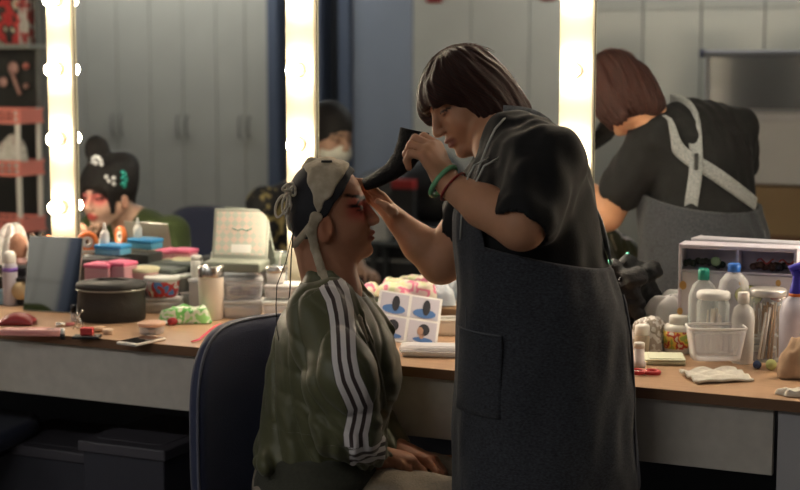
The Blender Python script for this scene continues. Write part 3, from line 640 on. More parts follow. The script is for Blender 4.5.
    def folds(p):
        a = nsolid([p[0] * 1.2 + p[2] * .35, p[1] * .8, p[2] * .28], 55, 21); bsm = .0065 * a
        w = np.exp(-(((p[0] - P(362, 425, d)[0]) / .10) ** 2 + ((p[2] - P(362, 425, d)[2]) / .09) ** 2)) * (p[1] < d)
        bsm = bsm + .0050 * w * np.sin((p[0] * .9 + p[2] * .5) * 190 + 2 * np.sin(p[2] * 60)); bsm = bsm + .0085 * (1 - np.abs(nsolid([p[0] + .35 * p[2], p[1] * .7, p[2] * .18], 62, 22))) ** 4 + .0035 * (1 - np.abs(nsolid([p[0] * .35 - .25 * p[2], p[1] * .5, p[2] * .8 + .5 * p[0]], 48, 25))) ** 3
        w2 = np.exp(-((p[2] - P(300, 450, d)[2]) / .035) ** 2); bsm = bsm + .004 * w2 * np.sin(p[0] * 120 + p[1] * 70); return bsm - .002
    J.disp(folds)
    # open collar, hollow cuff, front opening crease
    J.cone(nb + [0.010, 0, -.01], fr.out((-.012, 0, -.07)) + [.0, 0, 0], .052, .060, .006, 's'); J.cone(P(340, 300, d), P(362, 268, d), .035, .05, .01, 's')
    J.cone(P(378, 451, d - .10), P(400, 460, d - .02), .030, .034, .004, 's')
    J.cone(P(338, 296, d - .03), P(372, 352, d - .12), .022, .005, .008, 's')
    J.cone(P(358, 318, d - .21), P(386, 420, d - .17), .010, .010, .008, 's')
    vs, fs = J.mesh()
    # stripe coordinate: signed distance from a centre line drawn down the sleeve
    cl = [P(x, y, d - .2) for x, y in ((328, 284), (337, 298), (341, 312), (344, 330), (346, 350), (350, 368), (357, 384), (362, 398), (360, 411), (357, 424), (358, 442))]
    cl2 = [P(x, y, d - .2) for x, y in ((348, 452), (362, 449), (374, 450), (390, 453))]
    def sd(line, vv, wmax=9):
        best = np.full(len(vv), 9.); sg = np.full(len(vv), 9.)
        for a, c in zip(line[:-1], line[1:]):
            ab = np.array([c[0] - a[0], c[2] - a[2]]); ap = np.stack([vv[:, 0] - a[0], vv[:, 2] - a[2]], 1); l2 = ab.dot(ab)
            t = np.clip((ap @ ab) / l2, 0, 1); dd = ap - t[:, None] * ab; ds = np.linalg.norm(dd, axis=1); cr = np.sign(ab[0] * ap[:, 1] - ab[1] * ap[:, 0]) * ds
            tr = (ap @ ab) / l2; m = ds < best; best[m] = ds[m]; ff = (tr > 1.0) if c is line[-1] else (tr < 0) if a is line[0] else (tr > 1e9); sg[m] = np.where(ff, 1., cr)[m]
        return sg
    s1 = sd(cl, vs); off = (vs[:, 1] > d - .06) | (vs[:, 2] > cl[0][2] - .0) | (vs[:, 2] < P(372, 438, d - .2)[2])
    s1[off] = 1.
    s2 = sd(cl2, vs); o2 = (vs[:, 1] > d - .06) | (vs[:, 2] >= P(372, 438, d - .2)[2]) | (vs[:, 2] < P(372, 466, d - .2)[2]) | (vs[:, 0] < P(350, 450, d - .2)[0]) | (vs[:, 0] > P(386, 450, d - .15)[0]); s2[o2] = 1.
    s1 = np.where(s1 < .9, s1, s2)
    npmesh('track_jacket', vs - O, fs, jacketmat('olive_jacket', (.078, .080, .034), (.74, .70, .70), (.045, .028, .028)), root, floats={'stripe': s1})
    # zip tape of the open front
    b = MB(); b.tube([P(x, y, dd) - O for x, y, dd in ((350, 300, d - .10), (362, 322, d - .13), (374, 350, d - .15), (382, 380, d - .155), (386, 405, d - .15))], [.004] * 5, 6, flat=.5); b.build('zip', mat('zip_tape', (.16, .15, .11), rough=.6), root)
    # dark tee at the waist and khaki trousers
    Wt = SDF([P(262, 250, d)[0] - .05, d - .30, .06], [P(490, 250, d)[0] + .1, d + .34, P(300, 425, d)[2]], .006)
    for yy, kx in ((-.10, .0), (.10, .02)):
        hp = np.array([P(310, 400, d)[0], d + yy, .49]); kn = np.array([P(470, 400, d + yy)[0] + kx, d + yy + .05, .472]); an = kn + [.04, 0, -.37]
        Wt.chain([hp, (hp + kn) / 2, kn, an], [.108, .093, .080, .060], .03)
    Wt.ell((P(305, 400, d)[0], d, .52), (.12, .18, .10), .04)
    Wt.disp(lambda p: .004 * nsolid([p[0] * .8 + p[2], p[1], p[2]], 60, 31) + .003 * np.sin(p[0] * 55 + p[1] * 30))
    U = SDF([P(246, 480, d)[0], d - .28, .35], [P(392, 480, d)[0], d + .28, P(300, 440, d)[2]], .006)
    U.loft([row(442, 262, 380, d, .20), row(470, 256, 380, d, .225), row(489, 254, 378, d, .23), (.38,) + row(489, 256, 378, d, .22)[1:]], .02, ends=.02); U.disp(lambda p: .004 * nsolid([p[0], p[1], p[2] * 2], 50, 33))
    us, uf = U.mesh(); npmesh('long_shirt', us - O, uf, fabric('olive_grey_shirt', (.050, .050, .036), ns=160), root)
    vs, fs = Wt.mesh(); npmesh('trousers', vs - O, fs, fabric('khaki', (.30, .25, .195), ns=150), root)
    sh = MB()
    for yy, kx in ((-.10, .0), (.10, .02)):
        kn = np.array([P(470, 400, d + yy)[0] + kx, d + yy + .05, .49]); sh.ell(kn + [.10, 0, -.44] - O, (.13, .05, .045))
    sh.build('shoes', mat('black_shoe', (.02, .02, .02)), root)
    return root, O, d, fr
# ------------------------------------------------------------------ people seen only in the mirrors
def facing_person(name_label, p, zhead, ang, kind):
    # p: world floor point, ang: world facing angle, zhead: centre of the head
    root = thing('person', (p.x, p.y, 0), name_label, 'person', ang)
    lean = .09 if kind == 'girl' else .15
    fr = eulerframe((.10 + lean, 0, zhead), (1, 0, -.20 if kind == 'girl' else -.25), sc=1.0)
    sz = zhead - (.125 if kind == 'girl' else .25); hp = zhead - (.62 if kind == 'girl' else .74)
    S = SDF((-.32, -.36, .03), (.62, .36, zhead + .16), .006)
    rows = [(hp, 0, 0, .11, .17), (hp + .16, .0, 0, .10, .15), (sz - .16, .03, 0, .105, .165), (sz - .02, .05, 0, .085, .185), (sz + .035, .055, 0, .065, .13), (sz + .065, .06, 0, .05, .08)]
    S.loft(rows, .03, ends=.03); head(S, fr); S.cone(fr.out((-.03, 0, -.05)), (.05, 0, sz), .05, .06, .03)
    arms = []
    for s in (-1, 1):
        sh = np.array([.04, s * .18, sz - .02]); el = np.array([.10, s * .24, sz - .28]); wr = np.array([.30, s * .12, sz - .30]); arms.append((sh, el, wr))
        S.chain([sh, el, wr], [.052, .042, .026], .02)
        hand(S, wr, (.9, -s * .3, .05), (0, s * .3, .95), s > 0, [(15, 30, 20)] * 4, [(.04, .036, -.01), (.065, .038, -.016), (.085, .03, -.02)], sc=.95)
        if kind == 'girl': S.chain([(0, s * .09, hp), (.40, s * .10, hp - .01), (.42, s * .10, .08)], [.08, .06, .04], .03)
        else: S.chain([(0, s * .09, hp), (.02, s * .10, hp - .40), (0, s * .10, .08)], [.085, .06, .04], .03)
    vs, fs = S.mesh(); q = fr.to([vs[:, 0], vs[:, 1], vs[:, 2]])
    if kind == 'girl': c = face_colors(q, (.62, .40, .31), (.01, .01, .01), (.6, .08, .08), makeup=(.70, .13, .14), wing=.9)
    else: c = face_colors(q, (.36, .22, .16), (.02, .02, .02), (.3, .1, .1))
    npmesh('body', vs, fs, SKIN, root, colors=c)
    T = SDF((-.32, -.36, .2), (.6, .36, zhead), .007)
    T.loft([(a, b, c_, r + .014, t + .014) for a, b, c_, r, t in rows], .03, ends=.03)
    for (sh, el, wr) in arms: T.chain([sh, el] + ([wr + (el - wr) * .15] if kind == 'girl' else []), [.066, .056, .036][:3 if kind == 'girl' else 2], .03)
    T.cone((.05, 0, sz + .03), fr.out((0, 0, -.04)), .055, .08, .01, 's')
    if kind == 'girl': T.cone((.12, 0, sz + .03), (.15, 0, sz - .07), .035, .01, .01, 's')
    T.disp(lambda p: .004 * nsolid(p, 60, 41)); vs, fs = T.mesh()
    m = fabric('olive_knit', (.060, .085, .032), ns=120) if kind == 'girl' else mat('floral_shirt', (.015, .015, .018), rough=.8, noise=.5, nscale=16, c2=(.30, .24, .10), bump=.1)
    if kind != 'girl':
        for n in m.node_tree.nodes:
            if n.type == 'MAP_RANGE': n.inputs['From Min'].default_value = .44; n.inputs['From Max'].default_value = .47
    npmesh('sweater' if kind == 'girl' else 'shirt', vs, fs, m, root)
    W = SDF((-.32, -.36, .04), (.6, .36, hp + .2), .009)
    W.ell((0, 0, hp), (.13, .18, .12), .03)
    for s in (-1, 1):
        if kind == 'girl': W.chain([(0, s * .09, hp), (.40, s * .10, hp - .01), (.42, s * .10, .12)], [.095, .075, .055], .03)
        else: W.chain([(0, s * .09, hp), (.02, s * .10, hp - .40), (0, s * .10, .12)], [.10, .075, .055], .03)
    vs, fs = W.mesh(); npmesh('trousers', vs, fs, fabric('dark_trousers', (.02, .02, .025)), root)
    H = SDF(fr.out((0, 0, 0)) - .26, fr.out((0, 0, 0)) + .26, .005)
    H.ell((-.016, 0, .040), (.104, .088, .098), .01, fr=fr)
    if kind == 'girl':
        H.ell((.012, 0, .045), (.075, .080, .060), .02, fr=fr)
        for s in (-1, 1): H.chain([(.045, s * .068, .02), (.055, s * .068, -.05)], [.026, .010], .02, fr=fr, sq=((0, 1, 0), .5))
        H.ell((-.02, .03, .155), (.045, .045, .055), .02, fr=fr); H.ell((-.05, .0, .03), (.07, .092, .085), .03, fr=fr)
        H.chain([(-.08, -.03, .08), (-.10, .0, .0), (-.11, .0, -.08)], [.055, .04, .022], .03, fr=fr)
        H.ell((.112, 0, -.030), (.075, .056, .072), .010, 's', fr=fr)
    else:
        H.ell((.115, 0, -.05), (.09, .10, .10), .01, 's', fr=fr); H.cut(lambda p: -(fr.to(p)[2] + .03 + .0 * p[0]), .01)
    vs, fs = H.mesh(); q = fr.to([vs[:, 0], vs[:, 1], vs[:, 2]]); h = npmesh('hair', vs, fs, HAIR_BK, root, floats={'strand': strand(q)})
    if kind == 'girl':
        rs = random.Random(4)
        tm = mat('teal_gems', (.05, .42, .36), rough=.2, metal=.3); wm = mat('pearl', (.7, .72, .75), rough=.2)
        b = MB()
        for i in range(11):
            a = rs.uniform(0, 6.28); r = rs.uniform(.006, .03); b.ell(fr.out((-.005 + r * cos(a) * .6, -.092, .055 + r * sin(a))), (.010, .008, .008), 5)
        b.build('flower_ornament', tm, h, label='teal jewelled hair flower')
        b = MB()
        for (x, y, z) in ((.05, -.066, .062), (.035, -.078, .07), (.055, -.066, .045), (.04, -.078, .05), (.052, -.060, .078)): b.ell(fr.out((x, y, z)), (.0085, .0085, .0085), 6)
        b.build('pearl_pins', wm, h)
        b = MB()
        for i in range(9):
            a = i / 9 * 6.28; b.ell(fr.out((.035, -.012 + .02 * cos(a), .125 + .02 * sin(a))), (.008, .009, .009), 5)
        b.ell(fr.out((.042, -.012, .125)), (.01, .01, .01), 6); b.build('silver_ornament', wm, h)
    else:
        b = SDF(fr.out((.05, 0, -.05)) - .12, fr.out((.05, 0, -.05)) + .12, .004)
        b.ell((.045, 0, -.055), (.068, .066, .052), .01, fr=fr); b.cut(lambda p: -(fr.to(p)[0] - .01), .004)
        vs, fs = b.mesh(); npmesh('face_mask', vs, fs, mat('mask', (.55, .55, .50), rough=.8), root, label='pale face mask')
    return root
# ================================================================== the setting
def struct(o, label=None): o['kind'] = 'structure'; return o
XL, XR, YB, ZC = -7.4, 3.2, -5.45, 2.75
wallm = mat('wall_paint', (.42, .43, .43), rough=.8, noise=.05, nscale=4); dwm = mat('dark_wall', (.07, .075, .09), rough=.9)
floorm = mat('floor_vinyl', (.10, .10, .11), rough=.45, noise=.2, nscale=3)
def slab(name, c, d, m): b = MB(); b.box(c, d); return struct(b.build(name, m))
slab('floor', ((XL + XR) / 2, YB / 2, -.05), (XR - XL, -YB + .2, .1), floorm)
slab('ceiling', ((XL + XR) / 2, YB / 2, ZC + .05), (XR - XL, -YB + .2, .1), mat('ceiling_paint', (.22, .22, .23), rough=.9))
slab('wall_back', ((XL + XR) / 2, .06, ZC / 2), (XR - XL, .1, ZC), mat('wall_blue', (.10, .105, .13), rough=.9))
slab('wall_front', ((XL + XR) / 2, YB - .05, ZC / 2), (XR - XL, .1, ZC), wallm)
slab('wall_left', (XL - .05, YB / 2, ZC / 2), (.1, -YB + .2, ZC), dwm)
slab('wall_right', (XR + .05, YB / 2, ZC / 2), (.1, -YB + .2, ZC), wallm)
# ---- worktop
ZTOP = .765; YF = -.565
wood = mat('wood_top', (.47, .30, .185), rough=.36, noise=.22, nscale=9, stretch=(1.2, 14, 14), spec=.5, c2=(.40, .245, .145))
edge = mat('wood_edge', (.20, .105, .055), rough=.5); lam = mat('grey_laminate', (.60, .56, .50), rough=.6, noise=.06, nscale=30)
ct = thing('makeup_counter', (-2.3, YF / 2, 0), 'long wood topped makeup counter with grey front panel under the mirrors', 'counter')
b = MB(); b.box((0, 0, ZTOP - .011), (8.6, -YF - .002, .022), 0); b.build('countertop', wood, ct)
b = MB(); b.box((0, YF / 2 - .0005, ZTOP - .012), (8.6, .003, .0238)); b.build('edge_band', edge, ct)
xs = CP(775, YF + .02, .66).x + 2.3
for i, (x0, x1) in enumerate(((-4.3, -2.75), (-2.745, -.6), (-.595, xs - .003))):
    b = MB(); b.box(((x0 + x1) / 2, YF / 2 + .028, ZTOP - .026 - .073), (x1 - x0 - .004, .018, .145), .001); b.build('front_panel', lam, ct)
b = MB(); b.box((xs + .30, YF / 2 + .028, (ZTOP - .026) / 2), (.59, .018, ZTOP - .026), .001); b.build('side_panel', mat('pale_laminate', (.46, .45, .46), rough=.6), ct)
for x in (-4.25, -2.75, xs + .012, 4.27):
    b = MB(); b.box((x, .02, (ZTOP - .026) / 2), (.02, .44, ZTOP - .027)); b.build('leg_panel', lam, ct)
# ---- mirrors with bulb strips between them
ZM0, ZM1, ZT = .767, 1.80, 1.86
sx = [CP(px, 0, 1.25).x for px in (63, 302, 576)]
sp = (sx[2] - sx[0]) / 2; strips = [sx[0] - 2 * sp, sx[0] - sp] + sx + [sx[2] + sp, sx[2] + 2 * sp]
mm = bpy.data.materials.new('mirror_glass'); mm.use_nodes = True; nt = mm.node_tree; nt.nodes.remove(nt.nodes['Principled BSDF'])
g = nt.nodes.new('ShaderNodeBsdfGlossy'); g.inputs['Color'].default_value = (.80, .83, .82, 1); g.inputs['Roughness'].default_value = 0.0
nt.links.new(g.outputs[0], nt.nodes['Material Output'].inputs['Surface'])
ledge = mat('mirror_edge', (.10, .11, .11), rough=.3, metal=.6)
names = ['far left mirror beyond the pegboard reflection', 'wall mirror left of the leftmost bulb strip, reflecting the dark shelves', 'wall mirror between left and middle bulb strips', 'wall mirror behind the standing woman, between middle and right bulb strips', 'wall mirror at the right, reflecting her crossed apron straps', 'wall mirror beyond the right picture edge']
HW = .048
for i in range(len(strips) - 1):
    x0, x1 = strips[i] + HW, strips[i + 1] - HW; r = thing('wall_mirror', ((x0 + x1) / 2, .01, ZM0), names[i], 'mirror')
    b = MB(); b.box((0, -.003, (ZM1 - ZM0) / 2), (x1 - x0, .006, ZM1 - ZM0)); b.build('mirror_glass', mm, r)
    b = MB(); b.box((0, .0055, (ZM1 - ZM0) / 2), (x1 - x0 - .004, .009, ZM1 - ZM0)); b.build('backing', ledge, r)
white = mat('white_enamel', (.52, .48, .36), rough=.5); glow = emis('bulb_glow', (1.0, .84, .64), 42.0)
sock = mat('socket', (.62, .52, .38), rough=.5)
def bulb(parent, p):
    s = MB(); s.lathe([(.017, 0), (.0185, .004), (.0185, .016), (.012, .018)], M=Matrix.Rotation(pi / 2, 3, 'X'), n=14); so = s.build('socket', sock, parent, loc=p)
    b = MB(); b.lathe([(.001, .0565), (.010, .0545), (.0175, .048), (.0205, .038), (.0175, .027), (.0115, .019), (.001, .0185)], M=Matrix.Rotation(pi / 2, 3, 'X'), n=14); o = b.build('bulb', glow, parent, loc=p); return so, o
labs = ['bulb strip far left, beyond the picture edge', 'bulb strip left of the picture edge', 'leftmost lit white bulb strip above the makeup pouches', 'middle lit white bulb strip behind the head of the seated performer', 'right lit white bulb strip behind the back of the standing woman', 'bulb strip right of the picture edge', 'bulb strip far right, beyond the picture edge']
s0 = MB(); s0.box((0, .005, (ZM1 - ZM0) / 2), (2 * HW - .004, .014, ZM1 - ZM0 - .004), .004)
first = None
for i, x in enumerate(strips):
    lab = labs[i]
    if first is None:
        t = thing('light_strip', (x, -.008, ZM0 + .002), lab, 'light', group='vertical bulb strips'); s0.build('housing', white, t)
        for k in range(4): bulb(t, (0, -.003, 1.04 - ZM0 + .207 * k))
        first = t
    else: t = copy_tree(first); t.location.x = x; t['label'] = lab
first = None
for i in range(len(strips) - 1):
    x0, x1 = strips[i], strips[i + 1]; lab = 'horizontal bulb strip above ' + ('the ' + names[i] if i < 1 else 'the ' + names[i])
    t = thing('light_strip', ((x0 + x1) / 2, -.008, ZT), 'horizontal ' + ['outermost left', 'left', 'second', 'third', 'fourth', 'last right'][i] + ' bulb strip above the mirrors', 'light', group='horizontal bulb strips over the mirrors')
    b = MB(); b.box((0, .005, 0), (x1 - x0 - .006, .014, .10), .004); b.build('housing', white, t)
    for k in range(4): bulb(t, (-(x1 - x0) * .375 + (x1 - x0) * .25 * k, -.003, 0))
# ---- wardrobes on the opposite side, seen in the mirrors
def VX(px, yv, z=1.2):      # world x of a mirrored point: the mirror image of plane y=yv lies at -yv
    return CP(px, -yv, z).x
WY = -4.85
gloss = mat('wardrobe_gloss', (.27, .265, .235), rough=.14, spec=.7)
grey = mat('wardrobe_grey', (.44, .43, .385), rough=.30, noise=.05, nscale=3, spec=.6); gblue = mat('wardrobe_bluegrey', (.25, .28, .345), rough=.35, noise=.05, nscale=3, spec=.5)
handm = mat('handle_steel', (.16, .16, .15), rough=.4); dark = mat('dark_gap', (.02, .02, .022), rough=.8)
def wardrobe(x0, x1, nd, m, lab, handles=True, upper=2.0):
    t = thing('wardrobe', ((x0 + x1) / 2, WY - .28, 0), lab, 'wardrobe', group='tall wardrobes seen in the mirrors')
    w = x1 - x0; b = MB(); b.box((0, -.01, 1.2), (w - .004, .54, 2.4)); b.build('carcass', m, t)
    dw = w / nd
    for i in range(nd):
        cx = -w / 2 + dw * (i + .5)
        b = MB(); b.box((cx, .27, upper / 2 + .02), (dw - .006, .02, upper - .04), .002); dd = b.build('door', m, t)
        if handles:
            s = 1 if i % 2 == 0 else -1; hx = cx + s * (dw / 2 - .035)
            h = MB(); h.tube([(hx, .282, 1.00), (hx, .305, 1.015), (hx, .308, 1.07), (hx, .305, 1.125), (hx, .282, 1.14)], .006, 6); h.build('handle', handm, dd)
        b = MB(); b.box((cx, .27, (upper + 2.4) / 2 + .0), (dw - .006, .02, 2.4 - upper - .01), .002); b.build('door', m, t)
xe = [VX(p, WY + .0) for p in (20, 85, 150, 216, 274)]
for i in range(4): wardrobe(xe[i], xe[i + 1], 2, grey, ['tall grey wardrobe behind the pegboard shelves', 'tall grey wardrobe left of the reflected girl in green', 'tall grey two door wardrobe right of the reflected girl', 'tall grey wardrobe above the open palette'][i])
# dark doorway and blue grey wardrobes
xd0, xd1 = VX(274, WY), VX(352, WY)
t = struct(thing('door_1', ((xd0 + xd1) / 2, WY - .05, 0), 'dark doorway', 'door'))
del t['category']; del t['label']
b = MB(); b.box((0, -.1, 1.2), (xd1 - xd0 - .01, .06, 2.4)); struct(b.build('door_leaf', mat('door_dark', (.035, .04, .05), rough=.6), t))
for u in (-.5, .06, .42):
    b = MB(); b.box((u * (xd1 - xd0), .0, 1.2), (.07, .16, 2.4)); struct(b.build('door_frame', mat('door_frame', (.09, .11, .16), rough=.5), t))
xe = [VX(p, WY) for p in (352, 412, 470, 528, 590)]
for i in range(4): wardrobe(xe[i], xe[i + 1], 1, gblue if i < 1 else grey, ['blue grey wardrobe right of the dark doorway', 'grey wardrobe behind the raised hairpiece', 'grey wardrobe behind the head of the standing woman', 'grey wardrobe left of the right bulb strip'][i], False, 2.05)
xe = [VX(p, WY) for p in (590, 641, 699, 762, 825, 888)]
for i in range(5): wardrobe(xe[i], xe[i + 1], 1, gloss, ['grey wardrobe right of the right bulb strip', 'glossy grey wardrobe with reflected bulbs, above her back', 'grey wardrobe above the clear storage box', 'grey wardrobe at the right picture edge', 'grey wardrobe beyond the right picture edge'][i], False, 1.78)
redm = mat('red_paper', (.45, .05, .06), rough=.7)
for px, w, lab in ((434, .10, 'red paper sticker above the hairpiece'), (548, .09, 'red paper sticker beside the right bulb strip'), (670, .12, 'red paper sticker above the reflected head'), (795, .08, 'red paper sticker in the top right corner')):
    p = CP(px, -WY + 0, 1.85); b = MB(); b.sheet(lambda u, v: ((u - .5) * w, .001 + .002 * sin(v * 3), (v - .5) * .11), 6, 4, .001)
    o = b.build('red_sticker', redm, loc=(VX(px, WY, 1.9), WY + .003, 1.90)); tag(o, lab, 'sticker', 'red stickers on the wardrobes')
# ---- unseen glowing panels added overhead as fill light for the wardrobes and room
for i, (x, y) in enumerate(((-2.0, -4.30), (-5.6, -4.30))):
    t = thing('added_fill_panel', (x, y, ZC), ['added overhead fill panel brightening the wardrobes', 'added overhead fill panel brightening the left wardrobes'][i], 'light', group='added fill panels')
    b = MB(); b.box((0, 0, -.02), (2.44, .34, .04), .005); b.build('frame', white, t)
    b = MB(); b.box((0, 0, -.043), (2.36, .26, .006)); b.build('diffuser', emis('fill_glow', (1.0, .98, .94), 6.0), t)
# ================================================================== chairs
NAVY = mat('navy_upholstery', (.032, .040, .085), rough=.62, bump=.25, bscale=350, sheen=.15, spec=.35)
def chair(loc, rz, lab):
    t = thing('office_chair', loc, lab, 'chair', rz, 'navy upholstered chairs')
    S = SDF((-.33, -.27, .33), (-.08, .27, .92), .007); c = (-.235, 0, .625)
    def fn(p):
        y, z = np.abs(p[1] / .232), np.abs((p[2] - c[2]) / .262); e = 3.4; a = ((y ** e + z ** e) ** (1 / e) - 1) * .23
        b = np.abs(p[0] - c[0] - .75 * p[1] ** 2) - .024; return -smin(-a, -b, .03)
    S.op(fn, (-.33, -.26, .345), (-.10, .26, .905), 0); vs, fs = S.mesh(); bk = npmesh('backrest', vs, fs, NAVY, t)
    b = MB(); pts = []
    for k in range(64):
        w = 2 * pi * k / 64; y = .229 * np.sign(cos(w)) * abs(cos(w)) ** (2 / 3.4); z = .259 * np.sign(sin(w)) * abs(sin(w)) ** (2 / 3.4)
        pts.append((c[0] + .75 * y * y + .014, y, c[2] + z))
    b.tube(pts, .0035, 6, closed=True); b.build('piping', mat('piping', (.12, .125, .16), rough=.5), bk)
    S = SDF((-.26, -.27, .38), (.27, .27, .50), .008)
    S.op(lambda p: -smin(-((np.abs(p[0] / .23) ** 3.5 + np.abs(p[1] / .235) ** 3.5) ** (1 / 3.5) - 1) * .23, -(np.abs(p[2] - .425) - .030), .03), (-.25, -.25, .39), (.25, .25, .46), 0)
    vs, fs = S.mesh(); npmesh('seat', vs, fs, NAVY, t)
    fm = mat('black_steel', (.02, .02, .022), rough=.4, metal=.5)
    b = MB(); b.box((0, 0, .385), (.40, .40, .02), .005); b.build('seat_frame', fm, t)
    for s in (-1, 1):
        b = MB(); b.tube([(-.24, s * .15, .55), (-.25, s * .15, .42), (-.21, s * .16, .385), (-.1, s * .17, .385)], .011, 8); b.build('back_bracket', fm, t)
        for x in (-.19, .19):
            b = MB(); b.tube([(x, s * .18, .38), (x * 1.12, s * .20, .005)], .012, 8); b.build('leg', fm, t)
    return t
dP = w2l(CP(322, -.80, 0))[1]; lx = lambda px, dd: L(px, 400, dd)[0]
pb = np.array([lx(254, dP + .16), dP + .16, 0]); b_ = R_(40); g_ = np.array([cos(b_), -sin(b_), 0])
ch = chair(l2w(pb + g_ * .235), YAW - b_, 'navy padded chair under the seated performer, rounded backrest facing out')
c2 = copy_tree(ch); p = CP(187, 1.52, .7); c2.location = (p.x, -1.44, 0); c2.rotation_euler.z = R_(95); c2['label'] = 'navy chair reflected in the mirror behind the girl in green'
c3 = copy_tree(ch); p = CP(-22, -.42, .45); c3.location = (p.x - .10, -.44, 0); c3.rotation_euler.z = R_(8); c3['label'] = 'navy chair tucked under the counter at the far left edge'
# ================================================================== helpers for counter things
Z0 = ZTOP + .0002
def clr(k, c=(.9, .9, .92), a=.22, r=.15): return clear(k, c, a, r)
CLEARP = clr('clear_plastic'); FROST = clear('frosted_plastic', (.80, .79, .78), .62, .35); GLASS = clr('glass', (.9, .95, .95), .12, .05)
WH = mat('white_plastic', (.72, .70, .66), rough=.4); BLK = mat('black_plastic', (.015, .015, .017), rough=.4); STEEL = mat('steel', (.6, .58, .55), rough=.25, metal=1.)
PINK = mat('pink_plastic', (.75, .16, .28), rough=.4); BLUEP = mat('blue_plastic', (.04, .30, .62), rough=.4); REDP = mat('red_plastic', (.55, .035, .04), rough=.35)
DGREY = mat('dark_grey_plastic', (.06, .065, .065), rough=.5); CREAM = mat('cream_plastic', (.62, .58, .38), rough=.5); BEIGE = mat('beige', (.50, .36, .26), rough=.5); ORG = mat('orange_plastic', (.75, .18, .04), rough=.4)
def lidbox(name, loc, w, d, h, bm, lm, lab, cat, rz=0., group=None, lid=.012, inside=None, over=.004, base=None, ribs=False):
    t = thing(name, loc, lab, cat, rz, group); b = MB(); bh = h - lid; th = .002
    if bm in (CLEARP, FROST, GLASS):       # open hollow body
        def fn(u, v):
            a = u * 2 * pi; e = .25; x = np.sign(cos(a)) * abs(cos(a)) ** e * w / 2; y = np.sign(sin(a)) * abs(sin(a)) ** e * d / 2; k = .90 + .10 * v; return (x * k, y * k, .002 + (bh - .002) * v)
        b.sheet(fn, 40, 3, -th); b.box((0, 0, .002), (w * .9, d * .9, .003), .001)
        if ribs: b.tube([Vector(fn(i / 40, .55)) * 1.0 for i in range(40)], .0012, 4, closed=True)
    else: b.box((0, 0, bh / 2), (w, d, bh), .004)
    b.build('box_body', bm, t)
    if lm: b = MB(); b.box((0, 0, bh + lid / 2), (w + over, d + over, lid), .004); b.box((0, 0, bh + lid + .0008), (w * .8, d * .8, .0016), .0007); b.build('lid', lm, t)
    if inside: b = MB(); rs = random.Random(int(w * 9999 + h * 777)); 
    if inside:
        for k in range(7): b.ell((rs.uniform(-.33, .33) * w, rs.uniform(-.33, .33) * d, bh * rs.uniform(.25, .5)), (w * .13, d * .13, bh * .25), 6)
        b.build('contents', inside, t)
    return t
def tub(name, loc, r, h, bm, lm, lab, cat, group=None, lidh=.012, prof=None, band=None, n=28, liprof=None, inside=None):
    t = thing(name, loc, lab, cat, 0, group); b = MB(); bh = h - lidh
    b.lathe(prof or [(r * .84, 0), (r * .88, .003), (r * .95, bh * .9), (r * .97, bh)], n=n); b.build('tub_body', bm, t)
    if lm: b = MB(); b.lathe(liprof or [(r * .98, bh), (r * 1.02, bh + .002), (r * 1.02, bh + lidh * .8), (r * .93, bh + lidh), (r * .001, bh + lidh)], n=n); b.build('lid', lm, t)
    if band: b = MB(); b.lathe([(r * .905 + .001, bh * .2), (r * .955 + .001, bh * .8)], n=n); b.build('label_band', band, t)
    if inside: b = MB(); b.lathe([(r * .7, .004), (r * .8, bh * .6), (r * .3, bh * .66)], n=n); b.build('contents', inside, t)
    return t
def bottle(name, loc, prof, bm, cap, cm, lab, cat='bottle', group=None, extra=None, n=28):
    t = thing(name, loc, lab, cat, 0, group); b = MB(); b.lathe(prof, n=n); b.build('bottle_body', bm, t)
    b = MB(); b.lathe(cap, n=n); b.build('cap', cm, t)
    if extra:
        for nm, pr, m in extra: b = MB(); b.lathe(pr, n=n); b.build(nm, m, t)
    return t
def at(px, py): return at_z(px, py, Z0)
def crumple(fn, seed, amp, f=40):
    def g(u, v):
        p = Vector(fn(u, v)); q = [np.array([p.x]), np.array([p.y]), np.array([p.z])]
        a = 1 - abs(float(nsolid(q, f, seed)[0])); b = 1 - abs(float(nsolid(q, f * 2.1, seed + 5)[0])); return p + Vector((.3 * amp * float(nsolid(q, f, seed + 9)[0]), .3 * amp * float(nsolid(q, f, seed + 8)[0]), amp * a + amp * .5 * b))
    return g
def heap(name, loc, rx, ry, h, m, lab, cat, seed, amp=.012, f=45, rz=0., group=None, n=26):
    b = MB(); 
    def base(u, v):
        a = 2 * pi * u; r = sin(v * pi / 2); k = 1 + .18 * sin(3 * a + seed) + .1 * sin(5 * a + seed * 2); return (rx * r * k * cos(a), ry * r * k * sin(a), h * cos(v * pi / 2) ** .8)
    g = crumple(base, seed, amp, f)
    def fn(u, v): p = g(u % 1.0, v); w = min(1, (1 - v) * 3); return Vector((p.x, p.y, max(.0015, p.z * w + .0015 - amp * .3 * w)))
    b.sheet(fn, n * 2, n // 2, .0006); o = b.build(name, m, loc=loc); o.rotation_euler.z = rz; return tag(o, lab, cat, group)
